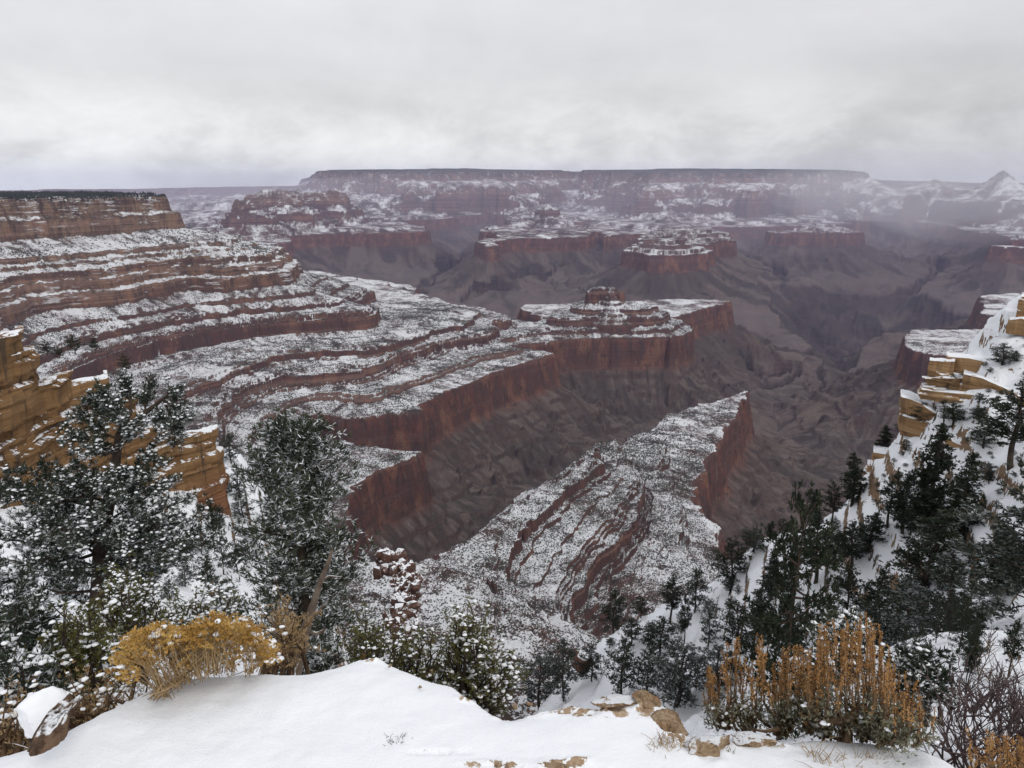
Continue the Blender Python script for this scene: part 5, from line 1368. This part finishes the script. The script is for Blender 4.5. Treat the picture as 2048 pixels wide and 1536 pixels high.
# twisted woody base of the sage
_B = at_dist(1680, 1480, 2.35); _o = thing('woody_stem', Vector(_B), 'gnarled brown woody stems on the snow under the sage', 'branch')
for pts, rad in (([(1640, 1450), (1665, 1442), (1690, 1440), (1712, 1428), (1716, 1408)], [.012, .014, .014, .011, .006]), ([(1560, 1458), (1530, 1462), (1500, 1458)], [.008, .006, .003]), ([(1692, 1490), (1696, 1470), (1704, 1450)], [.012, .010, .006]), ([(1535, 1470), (1548, 1488), (1556, 1498)], [.007, .006, .003]), ([(1650, 1452), (1636, 1440), (1624, 1420)], [.010, .008, .004])):
    wb = Soup(); tube(wb, np.array([at_dist(a, b, 2.33) - _B for a, b in pts]), rad, 7); link('branch', wb.mesh('branch', BROWNTWIG, True), _o)

# ------------------------------------------------------------------ bare shrubs on the right shoulder
def bare_shrub(px0, px1, py0, py1, d0, label, seed, n=40, mat=TWIG, name='bare_shrub', base=None):
    r = np.random.default_rng(seed); cx = base or (px0 + px1) / 2; B = at_dist(cx, py1, d0); o = thing(name, Vector(B), label, 'bush'); s = Soup()
    def grow(p, d, L, rad, lev):
        e = p + d * L; c = curve(p, e, .04, r, 5, .09); tube(s, c, np.linspace(rad, rad * .55, 5), 4)
        if lev > 0:
            for _ in range(r.integers(3, 5)):
                t = r.uniform(.35, 1); grow(limb_points(c, np.array([t]))[0], unit(d[None] + r.normal(0, .5, (1, 3)) + np.array([0, 0, .15]))[0], L * r.uniform(.4, .7), rad * .6, lev - 1)
    W_ = (px1 - px0) / F_PX * d0; H_ = (py1 - py0) / F_PX * d0 * 1.15
    for i in range(n):
        d = unit(np.array([[r.normal(0, .55) * W_ / H_, r.normal(0, .5), 1.0]]))[0]
        grow(np.array([r.uniform(-.4, .4) * W_, r.uniform(-.25, .25) * W_, -.03]), d, H_ * r.uniform(.4, .75), .0022 * d0 ** .7, 2)
    link('stems', s.mesh('stems', mat, False), o); return o
bare_shrub(1885, 2070, 1395, 1545, 3.4, 'thicket of purple grey bare twigs in the lower right corner', 641, 46)
bare_shrub(1880, 1990, 1330, 1420, 5.5, 'low bare purple shrub on the snowy shoulder', 642, 22)
bare_shrub(1970, 2060, 1265, 1320, 11, 'bare dark shrub on the shoulder under the huge pinyon', 643, 20)
bare_shrub(1940, 1990, 1285, 1400, 8.5, 'small leafless dead tree on the snowy shoulder', 644, 5, BROWNTWIG, 'dead_tree')
bare_shrub(1990, 2070, 1360, 1450, 4.6, 'grey leafless shrub at the right edge above the twig thicket', 645, 26)
bush(1790, 1880, 1325, 1410, 4.2, 'snow topped dark green bush right of the tall orange stalks', PINE, 646, .22, 22, leaf_l=.04, leaf_w=.012, k=7)
bush(1640, 1720, 1262, 1330, 3.4, 'frosted twigs rising among the tallest orange stalks', FROST, 647, .14, 14, leaf_l=.03, leaf_w=.008, k=5)

# ------------------------------------------------------------------ stones
def rock_top_mat(name, lo_, hi_):
    M = MatB(name, 0.9, 0.15); nz = M.normal()[2]; p = M.pos()
    n0 = M.noise(p, 22, 6, .75); n1 = M.noise(p, 110, 4, .75); n2 = M.noise(p, 13, 4, .6)
    col = M.ramp(M.math('ADD', M.math('MULTIPLY', n0, .6), M.math('MULTIPLY', n1, .4)), [(.38, (.11, .068, .04)), (.48, (.33, .225, .135)), (.60, (.50, .38, .26))])
    col = M.mix(M.smooth(n2, .56, .68), col, (.40, .20, .10))
    s = M.math('ADD', nz, M.math('ADD', M.math('MULTIPLY', M.math('SUBTRACT', n2, .5), 2.2), M.math('MULTIPLY', M.math('SUBTRACT', n1, .5), .5)))
    M.color(M.mix(M.smooth(s, lo_, hi_), col, SNOW)); M.bump(M.math('ADD', n0, M.math('MULTIPLY', n1, .5)), 1.0, .02); return M.m
STONE = rock_top_mat('ledge_stone', .62, .80); STONE_BARE = rock_top_mat('bare_stone', 1.15, 1.4)
def stone(px, py, d, size, label, seed, mat=STONE, rot=0., name='boulder', cuts=16, rough=.16, sink=.35, z=None):
    r = np.random.default_rng(seed); v = _b4v.copy(); f = _b4f
    for _ in range(cuts):                              # flat broken faces
        n = unit(r.normal(0, 1, (1, 3)) * np.array([[1, 1, .8]]))[0]; k = r.uniform(.55, .85); dd = v @ n; v = v - np.maximum(dd - k, 0)[:, None] * n
    nn = np.array([mnoise.fractal(Vector(x * 2.3) + Vector((seed, 0, 0)), 0.75, 2.2, 7) for x in v]); v = v * (1 + rough * nn)[:, None]
    nn = np.array([mnoise.noise(Vector((x[0] * 1.2, x[1] * 1.2, x[2] * 7 + seed))) for x in v]); v[:, :2] *= (1 + .05 * nn)[:, None]
    v = v * np.array(size); c, s = math.cos(rot), math.sin(rot); v = np.stack([v[:, 0] * c - v[:, 1] * s, v[:, 0] * s + v[:, 1] * c, v[:, 2]], 1)
    p = at_dist(px, py, d)
    if z is not None: p[2] = z
    me = make_mesh(name, v, f, 3, mat, True); o = link(name, me, label=label, category='rock'); o.location = p; return o
def stone_on_ledge(px, py, size, label, seed, mat=STONE, rot=0., lift=0., **k):
    x, y = at_z(px, py); d = math.hypot(x, y); return stone(px, py, d, size, label, seed, mat, rot, z=LEDGE_Z + lift, **k)
def rock_rib():
    r = np.random.default_rng(460)
    for i in range(230):
        c = limb_points(RIB, np.array([r.uniform(0, 1)]))[0] + r.normal(0, 1, 3) * np.array([3.2, 4, 1.8]); s = r.uniform(0.9, 3.0)
        v = _b1v * (1 + r.uniform(-.3, .3, (len(_b1v), 1))) * np.array([s * r.uniform(.7, 1.4), s, s * r.uniform(.6, 1.5)]); a = r.uniform(0, 6.28); ca, sa = math.cos(a), math.sin(a)
        v = np.stack([v[:, 0] * ca - v[:, 1] * sa, v[:, 0] * sa + v[:, 1] * ca, v[:, 2]], 1); rb.add(v + c, t=_b1f)
    link('rock_outcrop', rb.mesh('rock_outcrop', DARKROCK), label=_RB_LABEL, category='rock outcrop')
rock_rib()
stone_on_ledge(1290, 1402, (.05, .04, .035), 'pointed tan stone standing at the outer edge of the ledge rock', 702, STONE_BARE, lift=-.004)
stone_on_ledge(1232, 1400, (.085, .045, .022), 'flat tan slab on the ledge rock beside the pointed stone', 701, STONE, rot=.1, lift=-.004)
stone_on_ledge(1340, 1440, (.06, .075, .05), 'brown broken block above the crevice', 703, STONE_BARE, rot=.5, lift=-.03)
stone_on_ledge(1418, 1488, (.085, .06, .055), 'pale tan boulder with a snow cap right of the crevice', 704, STONE, rot=.3, lift=-.02)
stone_on_ledge(1500, 1476, (.085, .035, .028), 'low tan stone half buried in snow behind the pale boulder', 705, STONE, rot=-.2, lift=-.014)
stone_on_ledge(1112, 1534, (.06, .02, .012), 'tan rock sliver showing at the bottom edge', 707, STONE_BARE, rot=-.25)
for i, (a, b, s_) in enumerate([(830, 1496, .006), (850, 1500, .004), (905, 1512, .006), (960, 1527, .007), (1000, 1532, .008), (1030, 1412, .010), (1060, 1408, .008), (780, 1332, .006), (840, 1374, .006)]):
    stone_on_ledge(a, b, (s_ * 1.6, s_, s_ * .7), 'tiny brown pebble poking through the smooth snow', 720 + i, STONE_BARE, rot=i, name='pebble')['group'] = 'pebbles in the snow'
# snow covered stump at the left
def snow_drape():
    o = stone(86, 1425, 2.55, (.032, .085, .075), 'snow buried rock standing at the lower left of the ledge', 741, PILLOW, rot=-.75, name='snowy_rock', cuts=2, rough=.10)
    return o
snow_drape()
def stump():
    r = np.random.default_rng(742); B = at_dist(116, 1470, 2.3); s = Soup(); n, m = 40, 18
    ax = [at_dist(92, 1488, 2.28) - B, at_dist(104, 1452, 2.30) - B, at_dist(124, 1418, 2.34) - B, at_dist(146, 1402, 2.38) - B]
    c = limb_points(np.array(ax), np.linspace(0, 1, m)); a = np.linspace(0, 2 * math.pi, n, endpoint=False)
    v = []
    for i in range(m):
        rad = np.interp(i / (m - 1), [0, .5, 1], [.045, .043, .026]) * (1 + .22 * fbm2(a * 3.2, np.full(n, i * .12), 3, 7) + .10 * fbm2(a * 9, np.full(n, i * .05), 2, 9))
        top = .03 * fbm2(a * 2.2, np.full(n, 4.4), 3, 3) * (i / (m - 1)) ** 3
        v.append(c[i][None] + np.stack([np.cos(a) * rad, np.sin(a) * rad, top + .25 * np.cos(a) * rad], 1))
    for k in range(1, 4):
        v.append(c[-1][None] + np.stack([np.cos(a), np.sin(a), 0 * a], 1) * .026 * (1 - k / 3.3) - np.array([0, 0, .012 * k]))
    v = np.array(v); q = [(i * n + j, i * n + (j + 1) % n, (i + 1) * n + (j + 1) % n, (i + 1) * n + j) for i in range(len(v) - 1) for j in range(n)]
    s.add(v.reshape(-1, 3), q)
    o = thing('tree_stump', Vector(B), 'broken brown stump beside the snow buried rock', 'stump')
    link('wood', s.mesh('wood', plain_mat('rotten_wood', (.05, .03, .02), (.18, .115, .075), 22, snow=.86), True), o)
stump()
# snowy boulder standing among the trees
_p, _d = on_slope(1168, 1345)
stone(1165, 1322, _d, (2.6, 2.6, 4.2), 'snow topped boulder among the small trees beyond the ledge dip', 751, DARKROCK, name='boulder')

# ------------------------------------------------------------------ grass tufts on the snow
def tuft(px, py, n, h, label, seed, mat=STRAW):
    r = np.random.default_rng(seed); x, y = at_z(px, py); B = np.array([x, y, LEDGE_Z]); s = Soup()
    for i in range(n):
        b = np.array([r.normal(0, h * .5), r.normal(0, h * .35), -.01]); t = b + np.array([r.normal(0, h * .45), r.normal(0, h * .3), h * r.uniform(.4, 1)])
        tube(s, curve(b, t, .05, r, 4, .05), [.0012, .001, .0008, .0004], 3)
    o = thing('grass_tuft', Vector(B), label, 'grass', 'dry grass tufts in the snow'); link('blades', s.mesh('blades', mat), o)
tuft(795, 1482, 30, .03, 'faint grey grass tuft in the smooth snow', 761, TWIG)
tuft(1335, 1488, 60, .05, 'straw tuft at the mouth of the crevice', 762)
tuft(1650, 1522, 34, .06, 'dry grass blades below the woody stem', 763)
tuft(1730, 1520, 26, .05, 'small grass tuft right of the dry blades', 764)
tuft(1460, 1500, 14, .02, 'tiny green sprig on the snow beside the pale boulder', 765, GREYLEAF)
# ================================================================== HAZE
def box_mesh(name, lo, hi):
    v = [(x, y, z) for x in (lo[0], hi[0]) for y in (lo[1], hi[1]) for z in (lo[2], hi[2])]
    f = [(0, 1, 3, 2), (4, 6, 7, 5), (0, 4, 5, 1), (2, 3, 7, 6), (0, 2, 6, 4), (1, 5, 7, 3)]
    return make_mesh(name, v, f, 4)
def volume_mat(name, density, color, aniso=0.2):
    m = bpy.data.materials.new(name); m.use_nodes = True
    n = m.node_tree.nodes; n.remove(n['Principled BSDF'])
    v = n.new('ShaderNodeVolumePrincipled')
    v.inputs['Density'].default_value = density; v.inputs['Color'].default_value = (*color, 1); v.inputs['Anisotropy'].default_value = aniso
    m.node_tree.links.new(v.outputs[0], n['Material Output'].inputs['Volume'])
    return m
HAZE_TOP = float(max(_V[:, 2].max() + 30.0, 60.0))
haze_me = box_mesh('haze', (-16500, -3200, float(_V[:, 2].min()) - 60), (16500, 22200, HAZE_TOP))
haze_me.materials.append(volume_mat('haze', 2.0e-5, (0.66, 0.66, 1.0)))
link('haze', haze_me, kind='stuff')

# added veils that pale the far wall like haze, and a snow shower drifting over the temples at the right
def mist(name, px, py, d, sx, sy, sz, density, seed, color=(0.97, 0.98, 1.0)):
    v = _b4v.copy(); n1 = np.array([mnoise.fractal(Vector(x * 1.6) + Vector((seed, 0, 0)), 1.0, 2.0, 4) for x in v])
    v = v * (1 + 0.30 * n1)[:, None] * np.array([sx, sy, sz])
    me = make_mesh(name, v, _b4f, 3, volume_mat(name, density, color, 0.1), True)
    o = link(name, me, kind='stuff'); o.location = at_dist(px, py, d); o.rotation_euler = (0, 0, -math.atan2(o.location.x, o.location.y)); return o
mist('mist', 1900, 385, 9000, 1500, 1500, 420, 1.7e-4, 4)
mist('mist', 1700, 352, 10500, 900, 900, 380, 2.2e-4, 5)
mist('mist', 2150, 330, 9500, 1500, 1300, 600, 0.8e-4, 6)
mist('mist', 1050, 430, 10800, 5800, 2800, 640, 6.0e-5, 7, (0.90, 0.87, 1.0))  # this and the next two: added lavender veils in place of denser haze
mist('mist', 540, 425, 12000, 3600, 2600, 560, 5.5e-5, 9, (0.90, 0.88, 1.0))
mist('mist', 1500, 440, 9500, 2600, 1800, 520, 6.5e-5, 8, (0.92, 0.88, 1.0))
